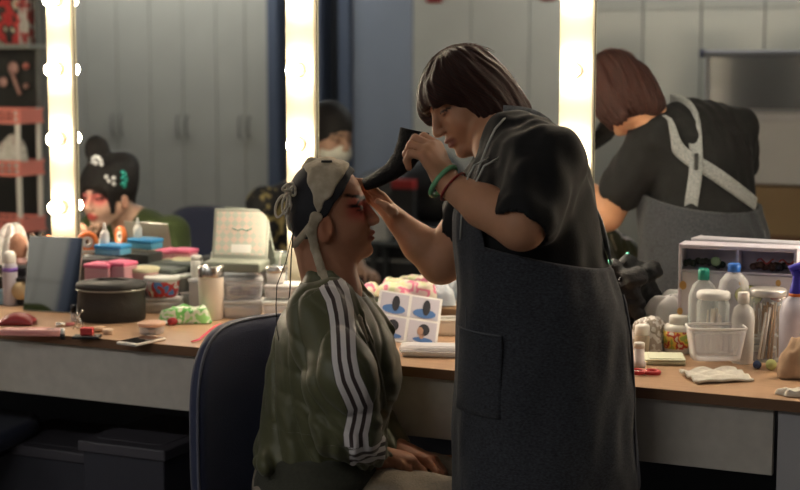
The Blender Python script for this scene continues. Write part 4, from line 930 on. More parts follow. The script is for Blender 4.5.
def vary(name, cols, scale=14, rough=.5, spec=.5, alpha=None, bump=.3):        # patches of several colours on one material
    m = bpy.data.materials.new(name); m.use_nodes = True; nt = m.node_tree; b = nt.nodes['Principled BSDF']
    tc = nt.nodes.new('ShaderNodeTexCoord'); n = nt.nodes.new('ShaderNodeTexNoise'); n.inputs['Scale'].default_value = scale; n.inputs['Detail'].default_value = 2
    r = nt.nodes.new('ShaderNodeValToRGB'); r.color_ramp.interpolation = 'CONSTANT'; els = r.color_ramp.elements
    while len(els) < len(cols): els.new(.5)
    for i, c in enumerate(cols): els[i].position = 0 if i == 0 else .30 + .40 * i / len(cols); els[i].color = (*c, 1)
    nt.links.new(tc.outputs['Object'], n.inputs['Vector']); nt.links.new(n.outputs['Fac'], r.inputs['Fac']); nt.links.new(r.outputs['Color'], b.inputs['Base Color']); b.inputs['Roughness'].default_value = rough
    b.inputs['Specular IOR Level'].default_value = spec; return m
# ================================================================== hairpiece held between the two
def hairpiece():
    c = [L(x, y, dd) for x, y, dd in ((415, 130, dP - .02), (412, 145, dP - .01), (404, 160, dP), (391, 172, dP + .01), (377, 180, dP + .015), (364, 185, dP + .02))]
    O = c[-1]; wd = [.062, .062, .050, .034, .026, .018]; b = MB()
    def fn(u, v):
        t = u * 5; i = min(int(t), 4); f = t - i; p = c[i] * (1 - f) + c[i + 1] * f; w = wd[i] * (1 - f) + wd[i + 1] * f; tg = c[min(i + 1, 5)] - c[max(i - (1 if f < .5 else 0), 0)]; tg = tg / np.linalg.norm(tg)
        sd = np.array([-tg[2] * -1, 0, -tg[0] * -1 * -1]); sd = np.array([-tg[2], 0, tg[0]]); s = (v - .5); return p - O + sd * (-w) * s + np.array([0, .016 * (1 - 4 * s * s) * -1 + .02 * s, 0])
    b.sheet(fn, 30, 10, .004); o = b.build('hairpiece', mat('black_hairpiece', (.010, .009, .009), rough=.7, noise=.4, nscale=90, bump=.8, bscale=160, spec=.15), loc=l2w(O)); o.rotation_euler.z = YAW
    tag(o, 'black curved hairpiece strip held by the standing woman at the forehead', 'hairpiece')
hairpiece()
# ================================================================== left part of the counter
t = thing('tabletop_mirror', at(50, 312), 'rectangular tabletop mirror standing tilted at the left end', 'mirror', R_(6)); sc_ = pxm(at(50, 312))
M = Matrix.Rotation(R_(-12), 3, 'X'); w_, h_ = 62 * sc_, 76 * sc_
b = MB(); b.box(M @ Vector((0, 0, h_ / 2)), (w_, .004, h_), .0015, M=M); b.build('mirror_frame', mat('brushed_rim', (.45, .45, .40), rough=.3, metal=.8), t)
b = MB(); b.box(M @ Vector((0, -.0026, h_ / 2)), (w_ - .005, .0012, h_ - .005), M=M)
m = bpy.data.materials.new('smoky_mirror'); m.use_nodes = True; q = m.node_tree.nodes['Principled BSDF']; q.inputs['Base Color'].default_value = (.24, .24, .24, 1); q.inputs['Metallic'].default_value = 1; q.inputs['Roughness'].default_value = .03
b.build('mirror_glass', m, t); b = MB(); b.tube([(0, .01 + h_ * .13, h_ * .6), (0, .085, .002)], .003, 6); b.build('easel_leg', STEEL, t)
bagm = mat('black_nylon', (.022, .022, .020), rough=.6, bump=.35, bscale=60, noise=.2, nscale=20)
p = at(107, 324) + FH * .075; t = thing('makeup_pouch', p, 'round black zipped makeup pouch right of the tabletop mirror', 'pouch', YAW)
b = MB(); b.lathe([(.088, 0), (.093, .004), (.095, .05), (.091, .085), (.094, .088)], n=36, sy=.8); b.build('pouch_body', bagm, t)
b = MB(); b.lathe([(.096, .089), (.099, .097), (.095, .106), (.070, .111), (.001, .113)], n=36, sy=.8); b.build('pouch_lid', bagm, t)
b = MB(); b.tube([(.0955 * cos(a), .0955 * .8 * sin(a), .088) for a in np.linspace(0, 2 * pi, 41)[:-1]], .0028, 6, closed=True); b.build('zipper', mat('zip_grey', (.25, .25, .22), rough=.35, metal=.5), t)
b = MB(); b.tube([(-.05, 0, .109), (-.03, -.01, .116), (.02, -.012, .117), (.05, 0, .110)], .0035, 6); b.build('handle', bagm, t)
p = at(14, 326) + FH * .03
b = MB(); b.sheet(lambda u, v: (.055 * (2 * u - 1) * (1 - .15 * (2 * v - 1) ** 2), .035 * (2 * v - 1), .004 + .030 * max(0, 1 - abs(2 * u - 1.1) ** 2) ** .8 * max(0, 1 - (2 * v - 1) ** 2) ** .6), 20, 14, .002)
b.box((0, 0, .003), (.10, .06, .004), .001); o = b.build('cosmetic_pouch', mat('dark_red_leather', (.20, .018, .022), rough=.4, bump=.2, bscale=90), loc=p); o.rotation_euler.z = YAW; tag(o, 'dark red cosmetic pouch lying at the left picture edge', 'pouch')
t = thing('pencil_case', at(30, 337) + FH * .022, 'flat clear pink pencil case at the front edge of the counter', 'case', YAW - R_(4))
b = MB(); b.box((0, 0, .010), (.165, .040, .018), .006); b.build('case_body', clear('pink_clear', (.85, .50, .48), .5, .25), t); b = MB(); b.box((.052, -.006, .0195), (.018, .005, .001)); b.build('mark', BLK, t)
b = MB(); b.tube([(-.07, .0, .009), (.05, .004, .009)], .004, 6); b.build('pencil', REDP, t)
t = thing('eyelash_curler', at(76, 331) + FH * .02, 'silver eyelash curler leaning against the black pouch', 'curler', YAW)
b = MB(); b.tube([(-.012, 0, .002), (-.002, 0, .022), (.008, 0, .045), (.016, .004, .052)], .0022, 6); b.build('arm', STEEL, t); b = MB(); b.tube([(.0, .0, .002), (.010, .0, .020), (-.004, .004, .045)], .0022, 6); b.build('arm', STEEL, t); b = MB(); b.tube([(.010 * cos(a) + .004, .002, .012 + .008 * sin(a)) for a in np.linspace(0, 6.28, 13)[:-1]], .002, 5, closed=True); b.build('finger_ring', STEEL, t)
def stick(name, loc, r, h, m1, m2, lab, cat, tilt=None, group=None, f=.5):
    t = thing(name, loc, lab, cat, 0, group, rot=tilt); b = MB(); b.lathe([(r, 0), (r, h * f)], n=12); b.build('tube', m1, t); b = MB(); b.lathe([(r * .85, h * f), (r * .85, h * .97), (r * .5, h)], n=12); b.build('cap', m2, t); return t
stick('lipstick', at(62, 340) + FH * .008, .0065, .030, BLK, WH, 'short black and silver lipstick standing by the counter edge', 'lipstick')
stick('lipstick', at(56, 327) + Vector((0, 0, .006)), .006, .05, STEEL, mat('rose', (.5, .15, .15), rough=.4), 'rose and silver lipstick lying behind the pencil case', 'lipstick', (0, pi / 2, YAW + .3))
stick('makeup_pen', at(20, 331) + Vector((0, 0, .006)), .0045, .11, REDP, BLK, 'slim red makeup pen lying behind the pencil case', 'pen', (0, pi / 2, YAW - .05), f=.75)
stick('foundation_bottle', at(72, 322) + FH * .02, .008, .045, CLEARP, BLK, 'small clear foundation bottle with black cap', 'bottle')
t = thing('eyeshadow_compact', at(86, 339) + FH * .012, 'open black compact holding a red blusher block', 'compact', YAW); b = MB(); b.box((0, 0, .004), (.070, .040, .007), .002); b.build('case', BLK, t)
b = MB(); b.box((.0, .004, .018), (.034, .024, .020), .004); b.build('blusher', mat('red_blush', (.50, .05, .05), rough=.8), t); b = MB(); b.box((.0, -.014, .0082), (.055, .006, .001)); b.build('shadow_strip', STEEL, t)
tub('powder_pot', at(107, 335) + FH * .012, .014, .014, BEIGE, mat('beige_lid', (.60, .46, .34), rough=.4), 'tiny beige powder pot beside the red blusher', 'pot', lidh=.006)
t = thing('powder_puff', at(97, 333) + FH * .02, 'small round tan powder puff behind the compact', 'puff', YAW); b = MB(); b.ell((0, 0, .008), (.020, .016, .008)); b.build('pad', mat('tan_pad', (.52, .34, .22), rough=.9), t)
t = thing('smartphone', at(139, 345) + FH * .035, 'white smartphone lying screen up at the counter edge', 'phone', YAW - R_(32)); b = MB(); b.box((0, 0, .0045), (.066, .118, .008), .0035); b.build('phone_body', mat('phone_white', (.75, .68, .60), rough=.25), t)
b = MB(); b.box((0, 0, .0088), (.060, .098, .0008)); b.build('screen', mat('phone_screen', (.01, .01, .012), rough=.06), t); b = MB(); b.lathe([(.005, .0086), (.005, .0090)], c=(0, -.054, 0), n=12); b.build('home_button', mat('phone_grey', (.5, .48, .45)), t)
tub('powder_compact', at(150, 335) + FH * .03, .036, .030, CLEARP, mat('copper_lid', (.62, .36, .24), rough=.35), 'clear round powder jar with copper lid behind the smartphone', 'powder', lidh=.010, inside=BEIGE)
t = thing('makeup_brush', at(166, 326) + FH * .01 + Vector((0, 0, .008)), 'short makeup brush with dark red round bristles', 'brush', YAW + .2); b = MB(); b.ell((.016, 0, .002), (.015, .011, .011)); b.build('bristles', mat('red_bristle', (.32, .03, .035), rough=.9, bump=.6, bscale=300), t); b = MB(); b.tube([(.004, 0, 0), (-.02, 0, 0), (-.03, 0, 0)], [.006, .005, .003], 8); b.build('brush_handle', WH, t)
gb = vary('green_white_print', [(.70, .75, .60), (.16, .52, .12), (.68, .74, .56), (.30, .65, .20)], 26, .35)
heap('snack_bag', at(184, 325) + FH * .045, .072, .045, .040, gb, 'crumpled green and white printed plastic bag before the tumbler', 'bag', 3, .016, 50, rz=YAW)
p = at(210, 321) + FH * .034; t = thing('tumbler', p, 'white travel tumbler with brushed steel rim standing on the wood', 'tumbler', 0)
b = MB(); b.lathe([(.031, 0), (.033, .003), (.0355, .115), (.0355, .120)], n=32); b.build('tumbler_body', mat('tumbler_white', (.66, .58, .50), rough=.4), t); b = MB(); b.lathe([(.0365, .120), (.037, .122), (.037, .148), (.035, .151), (.032, .149), (.031, .142), (.001, .141)], n=32); b.build('steel_rim', STEEL, t)
b = MB(); b.tube([at(x, y) + Vector((0, 0, .004)) - at(200, 338) for x, y in ((192, 343), (199, 341), (207, 334), (214, 328), (221, 325))], [.003, .004, .0035, .003, .002], 8, flat=.6); o = b.build('tweezers', mat('hot_pink', (.80, .06, .16), rough=.35), loc=at(200, 338)); tag(o, 'hot pink tweezers lying beside the chair back', 'tweezers')
# stacks behind
def col_(px, y, z=.7501): return CP(px, y, z + .0151)
lidbox('storage_box', col_(106, -.17), .165, .11, .080, DGREY, DGREY, 'dark grey plastic box at the bottom, behind the black pouch', 'box', .05)
lidbox('storage_box', col_(102, -.18, .831), .078, .065, .058, clear('pink_tub', (.85, .45, .50), .6, .3), PINK, 'pink tinted box with pink lid on the dark grey box, left one', 'box', .1)
lidbox('storage_box', col_(122, -.16, .831), .068, .06, .064, clear('pink_tub', (.85, .45, .50), .6, .3), PINK, 'pink tinted box with pink lid on the dark grey box, right one', 'box', -.1)
lidbox('storage_box', col_(106, -.08, .751), .13, .08, .15, DGREY, None, 'tall dark box behind the pink lidded boxes', 'box')
lidbox('storage_box', col_(113, -.08, .9015), .09, .06, .030, clear('blue_tub', (.15, .50, .75), .7, .3), BLUEP, 'flat box with bright blue lid, topmost of its stack', 'box', .05)
t = thing('tape_dispenser', col_(88, -.08, .9015), 'orange and white ring tape dispenser left of the blue lid', 'tape', YAW)
b = MB(); b.tube([(.024 * cos(a), 0, .032 + .024 * sin(a)) for a in np.linspace(0, 6.28, 25)[:-1]], .0085, 8, closed=True); b.build('tape_ring', ORG, t); b = MB(); b.tube([(.014 * cos(a), 0, .032 + .014 * sin(a)) for a in np.linspace(0, 6.28, 25)[:-1]], .006, 8, closed=True); b.build('tape_core', WH, t); b = MB(); b.box((0, 0, .004), (.04, .025, .008), .002); b.build('dispenser_base', WH, t)
bottle('glue_bottle', col_(105, -.08, .9325), [(.012, 0), (.013, .002), (.013, .028), (.007, .040)], WH, [(.006, .040), (.003, .060), (.001, .061)], WH, 'white nozzle glue bottle standing on the blue lidded box')
fl = at(160, 314) + FH * .05
lidbox('storage_box', fl, .118, .085, .044, FROST, FROST, 'flat frosted box underneath the red and blue round tub', 'box', YAW)
redblue = vary('red_blue_print', [(.62, .06, .05), (.75, .72, .72), (.60, .05, .05), (.10, .25, .60)], 24)
tub('snack_tub', fl + Vector((0, 0, .0465)), .052, .058, redblue, mat('clear_white_lid', (.70, .72, .68), rough=.3), 'round tub with red and blue print and pale lid', 'tub', lidh=.014)
lidbox('storage_box', col_(134, -.12), .11, .08, .085, FROST, PINK if False else mat('pale_pink', (.70, .42, .40), rough=.5), 'frosted box with pale pink lid behind the black pouch', 'box', .0)
tub('cream_tub', col_(124, -.13, .836), .040, .030, BEIGE, CREAM, 'round tub with pale yellow lid, left of two on the pale pink lid', 'tub', 'pale yellow lidded tubs')
tub('cream_tub', col_(144, -.11, .836), .046, .038, mat('pinkish', (.62, .40, .36)), CREAM, 'round tub with pale yellow lid, right of two on the pale pink lid', 'tub', 'pale yellow lidded tubs')
lidbox('storage_box', col_(158, -.055), .16, .08, .118, DGREY, mat('green_grey', (.13, .15, .13), rough=.5), 'wide grey green case at the back under the mirror', 'case')
tub('contact_tub', col_(180, -.055), .040, .050, BLK, DGREY, 'low round black tub behind the frosted cup', 'tub')
tub('clear_tub', col_(178, -.055, .801), .040, .052, clear('dark_clear', (.35, .36, .33), .6, .2), mat('clear_white_lid', (.7, .7, .7)), 'clear round tub with dark contents and whitish lid', 'tub', lidh=.010)
tub('plastic_cup', at(187, 311) + FH * .03, .030, .052, FROST, FROST, 'frosted white cup left of the tumbler', 'cup', lidh=.008)
lidbox('storage_box', col_(214, -.05), .12, .08, .095, mat('offwhite', (.55, .52, .48)), FROST, 'off white box at the back below the palette', 'box')
bottle('lotion_bottle', col_(197, -.05, .8465), [(.017, 0), (.018, .002), (.018, .045), (.016, .048)], mat('milky', (.68, .68, .62), rough=.3), [(.0165, .048), (.0165, .060), (.014, .062), (.001, .062)], WH, 'small milky bottle left of the open palette')
# open palette
t = thing('makeup_palette', col_(236, -.085, .8785), 'open makeup palette with pastel diamond patterned lid', 'palette', R_(14))
b = MB(); b.box((0, 0, .014), (.17, .11, .028), .006); b.build('palette_base', mat('sage', (.20, .22, .18), rough=.45), t)
lidt = Matrix.Rotation(R_(-14), 3, 'X')
b = MB(); b.box(Vector((-.004, .050, .028)) + lidt @ Vector((0, 0, .070)), (.166, .008, .145), .003, M=lidt); ldo = b.build('palette_lid', mat('sage_light', (.30, .32, .27), rough=.45), t)
dm = bpy.data.materials.new('diamond_print'); dm.use_nodes = True; nt = dm.node_tree; bs = nt.nodes['Principled BSDF']; tc = nt.nodes.new('ShaderNodeTexCoord'); mp = nt.nodes.new('ShaderNodeMapping'); mp.inputs['Rotation'].default_value = (0, R_(45), 0); ck = nt.nodes.new('ShaderNodeTexChecker'); ck.inputs['Scale'].default_value = 62
ck.inputs['Color1'].default_value = (.62, .50, .42, 1); ck.inputs['Color2'].default_value = (.45, .50, .42, 1); nt.links.new(tc.outputs['Object'], mp.inputs['Vector']); nt.links.new(mp.outputs[0], ck.inputs['Vector']); nt.links.new(ck.outputs['Color'], bs.inputs['Base Color']); bs.inputs['Roughness'].default_value = .5
b = MB(); b.box(Vector((-.004, .0455, .028)) + lidt @ Vector((0, 0, .072)), (.148, .0012, .124), M=lidt); b.build('diamond_panel', dm, ldo)
b = MB(); b.box(Vector((.0, .0440, .028)) + lidt @ Vector((0, 0, .028)), (.058, .0012, .024), M=lidt); b.build('label_sticker', mat('label_white', (.75, .74, .70), rough=.6), ldo)
b = MB()
for (u0, v0, u1, v1) in ((-.03, .088, -.012, .080), (-.012, .080, .0, .086), (.0, .086, .014, .080), (.014, .080, .03, .088)): b.tube([Vector((u0, .0435, .028)) + lidt @ Vector((0, 0, v0)), Vector((u1, .0435, .028)) + lidt @ Vector((0, 0, v1))], .0018, 5)
b.build('lid_logo', mat('teal_ink', (.18, .36, .30), rough=.5), ldo)
# containers left of the performer
p = CP(243, -.10, Z0)
lidbox('storage_box', p, .112, .08, .050, FROST, FROST, 'wide frosted box right of the tumbler, bottom of the stack', 'box', YAW)
lidbox('storage_box', p + Vector((0, .004, .0525)), .108, .075, .060, CLEARP, CLEARP, 'clear box with dark blue contents on the wide frosted box', 'box', YAW + .1, inside=mat('navy_bits', (.10, .13, .22), rough=.6), ribs=True)
p2 = CP(283, -.11, Z0)
lidbox('storage_box', p2, .105, .10, .060, FROST, mat('clear_white_lid', (.7, .7, .7)), 'frosted box touching the back of the performer, lower one', 'box', YAW)
lidbox('storage_box', p2 + Vector((0, .01, .0625)), .10, .09, .040, FROST, FROST, 'frosted flat box behind the performer, upper one', 'box', YAW - .06)
t = thing('steel_cup', p2 + Vector((-.022, .0, .1045)), 'white cup with steel rim and straw on the upper frosted box', 'cup', 0)
b = MB(); b.lathe([(.022, 0), (.024, .002), (.0265, .028)], n=24); b.build('cup_body', WH, t); b = MB(); b.lathe([(.027, .028), (.028, .030), (.028, .046), (.025, .047), (.001, .044)], n=24); b.build('steel_rim', STEEL, t); b = MB(); b.tube([(.01, 0, .04), (.016, .004, .085)], .0022, 6); b.build('straw', WH, t)
lidbox('storage_box', col_(222, -.045), .07, .06, .090, CLEARP, FROST, 'clear box with frosted lid behind the tumbler', 'box', .1, inside=mat('grey_bits', (.25, .27, .27)))
# left edge group
bottle('hairspray_can', at(4, 309) + FH * .08, [(.021, 0), (.022, .003), (.022, .115), (.018, .125)], mat('lilac', (.50, .48, .55), rough=.4), [(.018, .125), (.019, .128), (.019, .150), (.012, .160), (.001, .161)], WH, 'white can with lilac body and purple ring at the left edge', 'can', extra=[('colour_ring', [(.0225, .10), (.0225, .112)], mat('purple', (.20, .10, .45), rough=.4))])
lidbox('tissue_box', at(10, 306) + FH * .05, .085, .06, .045, mat('light_blue_card', (.32, .52, .62), rough=.7), mat('light_blue_card2', (.36, .56, .66), rough=.7), 'light blue box left of the tabletop mirror', 'box', YAW)
lidbox('storage_box', col_(22, -.16), .11, .09, .082, BLK, BLK, 'black box holding the round beige compact', 'box')
t = thing('foundation_compact', col_(21, -.2085, .795), 'round beige foundation compact leaning on the black box', 'compact', YAW); b = MB(); b.lathe([(.001, 0), (.026, .001), (.027, .005), (.001, .006)], n=28, M=Matrix.Rotation(R_(80), 3, 'X')); b.build('pan', mat('compact_gold', (.50, .38, .22), rough=.4), t)
lidbox('storage_box', col_(20, -.15, .833), .10, .07, .030, BLK, DGREY, 'flat black case on the black box, under the tan brush', 'case')
t = thing('kabuki_brush', col_(19, -.15, .865), 'fat tan brush head with pink collar at the left', 'brush', 0); b = MB(); b.lathe([(.024, .0), (.026, .008), (.020, .02)], n=20); b.build('collar', mat('pale_pink', (.7, .4, .4)), t); b = MB(); b.lathe([(.019, .018), (.027, .045), (.024, .075), (.012, .090), (.001, .094)], n=24); b.build('bristles', mat('tan_bristle', (.46, .24, .16), rough=.95, bump=.8, bscale=260, stretch=(1, 1, .2)), t)
t = thing('brush_holder', col_(40, -.12, .7505), 'dark cup full of makeup brushes behind the tabletop mirror', 'brush cup', 0); b = MB(); b.lathe([(.032, 0), (.034, .004), (.036, .12), (.034, .12), (.030, .01)], n=24); b.build('cup', BLK, t)
rs = random.Random(11)
for k in range(9):
    a = k * .7; r = .016; tx, ty = .042 * cos(a) * rs.uniform(.4, 1), .03 * sin(a); hh = rs.uniform(.17, .215); b = MB(); b.tube([(r * cos(a) * .5, r * sin(a) * .5, .02), (tx * .8, ty * .8, hh * .8)], .0032, 6); br = b.build('brush', mat('brush_wood', (.14, .06, .03), rough=.4), t)
    b = MB(); b.tube([(tx * .8, ty * .8, hh * .8), (tx * .95, ty * .95, hh * .93), (tx, ty, hh)], [.005, .009, .002], 8); b.build('bristles', mat('brown_bristle', (.10, .055, .035), rough=.95, bump=.6, bscale=300), br)
t = thing('squeeze_bottle', col_(50, -.06, .7505), 'tall thin orange bottle tip behind the tabletop mirror', 'bottle', 0); b = MB(); b.lathe([(.018, 0), (.018, .13), (.010, .145)], n=20); b.build('bottle_body', WH, t); b = MB(); b.lathe([(.010, .145), (.012, .165), (.007, .180), (.008, .190), (.001, .196)], n=18); b.build('cap', ORG, t)
pb2 = vary('pale_bag', [(.55, .55, .50), (.66, .66, .62), (.50, .45, .42), (.62, .58, .56)], 18, .3)
heap('plastic_bag', at(4, 302) + FH * .18 + Vector((-.03, .0, .0)), .05, .05, .20, pb2, 'pale crumpled plastic bag behind the white can', 'bag', 9, .02, 35)
# ================================================================== middle of the counter
cloth = vary('pastel_print', [(.75, .62, .40), (.66, .70, .42), (.78, .70, .58), (.78, .22, .35), (.80, .62, .60)], 22, .8)
BK = lambda px, y, z=.7501: CP(px, y, z + .0151)
lidbox('costume_box', BK(408, -.06), .19, .10, .065, mat('grey_card', (.30, .30, .32), rough=.7), mat('white_card', (.6, .6, .6)), 'low box underneath the blue cloth and pastel costumes', 'box')
heap('folded_cloth', BK(409, -.065, .8185), .090, .045, .018, mat('sky_blue_cloth', (.08, .30, .58), rough=.8, noise=.2, nscale=30), 'sky blue cloth under the pastel costume pile', 'cloth', 6, .008, 40)
heap('costume_pile', BK(404, -.065, .832), .085, .045, .042, cloth, 'heap of pastel pink, green and cream costume cloth', 'cloth', 14, .018, 42)
heap('costume_pile', BK(371, -.06, .7505), .035, .045, .105, cloth, 'small mound of pastel cloth next to the face of the performer', 'cloth', 17, .014, 50)
# photo sheet
TL, TR, BR, BL = L(374, 299, dP + .33), L(441, 291, dP + .27), L(432, 344, dP + .16), L(397, 347, dP + .20)
o0 = at(415, 346); t = thing('photo_sheet', o0, 'sheet with four printed reference photos of headdresses, propped up', 'photo sheet', YAW)
W_, H_ = .165, .150; Mt = Matrix.Rotation(R_(9), 3, 'Y') @ Matrix.Rotation(R_(-42), 3, 'X'); off = Vector((-.026, .03, .002))
def shp(x, z, y=0): return off + Mt @ Vector((x, y, z))
b = MB(); b.box(shp(0, H_ / 2), (W_, .0012, H_), M=Mt); b.build('paper', mat('photo_paper', (.78, .77, .76), rough=.35), t)
lav = mat('photo_lavender', (.52, .50, .58), rough=.35); pblue = mat('photo_blue', (.07, .17, .42), rough=.35); pskin = mat('photo_skin', (.42, .24, .17), rough=.35); pblack = mat('photo_black', (.02, .02, .03), rough=.35)
for (cx, cz, kind) in ((-.040, .040, 'h'), (.040, .040, 'h'), (-.040, .112, 's'), (.040, .112, 's')):
    b = MB(); b.box(shp(cx, cz, -.0012), (.072, .001, .064), M=Mt); ph = b.build('photo_print', lav, t)
    def disc(dx, dz, rx, rz, m, nm, lay):
        b = MB(); b.prism([(rx * cos(a), rz * sin(a)) for a in np.linspace(0, 6.28, 17)[:-1]], 0, .0005, M=Mt @ Matrix.Rotation(pi / 2, 3, 'X'), c=shp(cx + dx, cz + dz, -.0018 - lay * .0006)); b.build(nm, m, ph)
    if kind == 'h':
        disc(.004, -.024, .026, .0075, pblue, 'printed_shoulders', 0); disc(.0, -.012, .006, .010, pskin, 'printed_neck', 1); disc(.004, .006, .015, .018, pblack, 'printed_hair', 1); disc(-.005, .001, .008, .012, pskin, 'printed_face', 2)
    else:
        disc(0, -.016, .030, .014, pblue, 'printed_shoulders', 0); disc(.004, .002, .010, .024, pblack, 'printed_hair', 1)
t = lidbox('plastic_container', at(432, 358) + FH * .035, .150, .065, .026, FROST, CLEARP, 'flat clear lidded container at the front edge of the wood', 'container', YAW - .12)
t = thing('white_basket', CP(450, -.125, Z0), 'small white open plastic basket beside the apron', 'basket', YAW)
b = MB()
def bf(u, v): a = u * 2 * pi; x = np.sign(cos(a)) * abs(cos(a)) ** .3 * .040; y = np.sign(sin(a)) * abs(sin(a)) ** .3 * .030; k = .85 + .15 * v; return (x * k, y * k, .002 + .040 * v)
b.sheet(bf, 40, 4, -.002); b.box((0, 0, .002), (.066, .048, .003)); b.build('basket_body', mat('basket_white', (.78, .77, .72), rough=.5), t); b = MB(); b.tube([bf(i / 40, 1.0) for i in range(40)], .0035, 6, closed=True); b.build('rim', mat('basket_white', (.6, .6, .5)), t)
lidbox('cardboard_box', BK(460, -.05), .10, .06, .075, mat('cardboard', (.34, .21, .12), rough=.9), None, 'small brown cardboard box behind the white basket', 'box')
heap('plastic_bag', BK(440, -.05, .815), .05, .03, .04, clear('bag_film', (.8, .85, .9), .35, .2), 'clear plastic bag right of the pastel costume pile', 'bag', 23, .016, 50)
# ================================================================== right part of the counter
film = clear('bag_film2', (.80, .80, .80), .30, .15)
heap('plastic_bag', CP(672, -.06, Z0), .075, .045, .12, film, 'big clear crumpled plastic bag behind the white supplement jar', 'bag', 31, .022, 38)
heap('plastic_bag', CP(651, -.13, Z0), .045, .035, .065, vary('foil', [(.55, .53, .50), (.30, .26, .22), (.65, .62, .60), (.40, .34, .30)], 30, .2), 'silver foil bag between hairpiece and jar', 'bag', 37, .02, 60)
# black beaded headpiece
p = BK(626, -.055, .7505); t = thing('beaded_headpiece', p, 'black beaded opera headpiece standing against the mirror', 'headpiece', 0)
S = SDF((-.10, -.10, 0), (.10, .10, .26), .005); S.ell((-.01, 0, .12), (.050, .040, .055), .02); S.ell((.02, -.01, .17), (.035, .035, .028), .02); S.ell((-.035, 0, .18), (.025, .028, .035), .02); S.cone((.03, -.02, .10), (.06, -.03, .02), .022, .012, .02); S.cone((-.01, 0, .08), (-.01, 0, .005), .03, .04, .02); S.disp(lambda q: .004 * nsolid(q, 160, 51))
vs, fs = S.mesh(); npmesh('headpiece_body', vs, fs, mat('black_sequin', (.010, .010, .012), rough=.5, bump=1., bscale=260, spec=.35), t)
b = MB(); rs = random.Random(2)
for k in range(30):
    a, e = rs.uniform(0, 6.28), rs.uniform(-.6, 1.3); b.ell((-.01 + .052 * cos(a) * cos(e), .047 * sin(a) * cos(e), .125 + .058 * sin(e)), (.004, .004, .004), 4)
b.build('beads', mat('bead_black', (.03, .03, .035), rough=.08), t)['kind'] = 'stuff'; b = MB(); b.ell((-.040, -.018, .208), (.006, .005, .009), 6); b.build('teal_gem', mat('teal_gem2', (.10, .60, .50), rough=.2), t)
lidbox('notepad', at(668, 366) + FH * .055, .095, .10, .014, mat('pale_green_card', (.62, .64, .46), rough=.7), mat('pale_green_card2', (.66, .68, .52), rough=.7), 'pale yellow green flat pad under the small white bottle', 'pad', YAW - .1, lid=.004, over=0)
bottle('lotion_bottle', at(640, 368) + FH * .016, [(.016, 0), (.0165, .002), (.0165, .012), (.0125, .014), (.0125, .045)], mat('offwhite_b', (.68, .60, .58), rough=.4), [(.013, .045), (.013, .056), (.011, .058), (.001, .058)], WH, 'small white bottle just behind the red scissors')
t = thing('cotton_jar', CP(642, -.17, Z0), 'clear jar with white cap behind the small white bottle', 'jar', 0); b = MB(); b.lathe([(.018, 0), (.019, .003), (.019, .042), (.016, .046)], n=24); b.build('jar_body', clear('amber_clear', (.75, .65, .5), .35, .1), t); b = MB(); b.lathe([(.0175, .046), (.018, .048), (.018, .068), (.015, .071), (.001, .071)], n=24); b.build('cap', WH, t)
t = thing('supplement_jar', CP(678, -.115, Z0), 'white plastic jar with yellow and red label and screw cap', 'jar', 0)
b = MB(); b.lathe([(.033, 0), (.036, .003), (.036, .062), (.031, .069), (.022, .071)], n=32); b.build('jar_body', WH, t); b = MB(); b.lathe([(.0235, .070), (.0235, .088), (.0215, .091), (.001, .091)], n=32); b.build('cap', WH, t)
lbm = vary('jar_label', [(.75, .58, .08), (.35, .45, .08), (.80, .55, .10), (.50, .05, .03), (.75, .70, .55)], 40, .4)
b = MB(); b.lathe([(.0366, .012), (.0366, .055)], n=32); b.build('label_band', lbm, t)
# scissors
o0 = at(646, 374); t = thing('scissors', o0, 'red handled scissors lying at the counter edge', 'scissors', YAW + R_(2))
for s, cx in ((1, -.020), (-1, .012)):
    b = MB(); b.tube([(cx + .017 * cos(a), -.004 + s * .002 + .017 * sin(a), .006) for a in np.linspace(0, 6.28, 21)[:-1]], .0050, 8, closed=True); b.build('handle', REDP, t)
b = MB(); b.tube([(.0, .006, .004), (-.045, .022, .004), (-.07, .028, .003)], [.004, .004, .001], 6, flat=.4); b.build('blade', STEEL, t); b = MB(); b.tube([(.0, .006, .006), (-.05, .012, .005), (-.07, .016, .004)], [.004, .004, .001], 6, flat=.4); b.build('blade', STEEL, t); b = MB(); b.lathe([(.004, .004), (.004, .010), (.001, .011)], c=(0, .006, 0), n=12); b.build('pivot', STEEL, t)
# clear tub, cloth, boxes
wrap = mat('white_cotton', (.66, .63, .56), rough=.95, noise=.08, nscale=60, bump=.4, bscale=250)
o0 = at(718, 380) + FH * .02; t = MB()
def cf(u, v):
    x = (u - .5) * .135; y = (v - .5) * .115; rz = .35; xx = x * cos(rz) - y * sin(rz) * .8; yy = x * sin(rz) + y * cos(rz)
    return (xx, yy, .006 + .006 * abs(sin(u * 7 + v * 2)) * (.4 + v) + .003 * sin(v * 19 + 3 * u))
t.sheet(cf, 26, 22, .006); o = t.build('cotton_cloth', wrap, loc=o0); o.rotation_euler.z = YAW - .1; tag(o, 'folded white cotton cloth under and before the clear tub', 'cloth')
p = at(718, 369) + FH * .035 + Vector((0, 0, .0165))
t = thing('plastic_tub', p, 'open clear rectangular tub standing on the white cloth', 'tub', YAW)
b = MB()
def tf(u, v): a = u * 2 * pi; x = np.sign(cos(a)) * abs(cos(a)) ** .35 * .067; y = np.sign(sin(a)) * abs(sin(a)) ** .35 * .042; k = .80 + .20 * v; return (x * k, y * k, .002 + .076 * v)
b.sheet(tf, 48, 5, -.0015); b.box((0, 0, .002), (.088, .060, .003), .001); b.build('tub_body', CLEARP, t); b = MB(); b.tube([tf(i / 48, 1.0) for i in range(48)], .0028, 6, closed=True); b.build('rim', FROST, t)
p = at(757, 361) + FH * .035
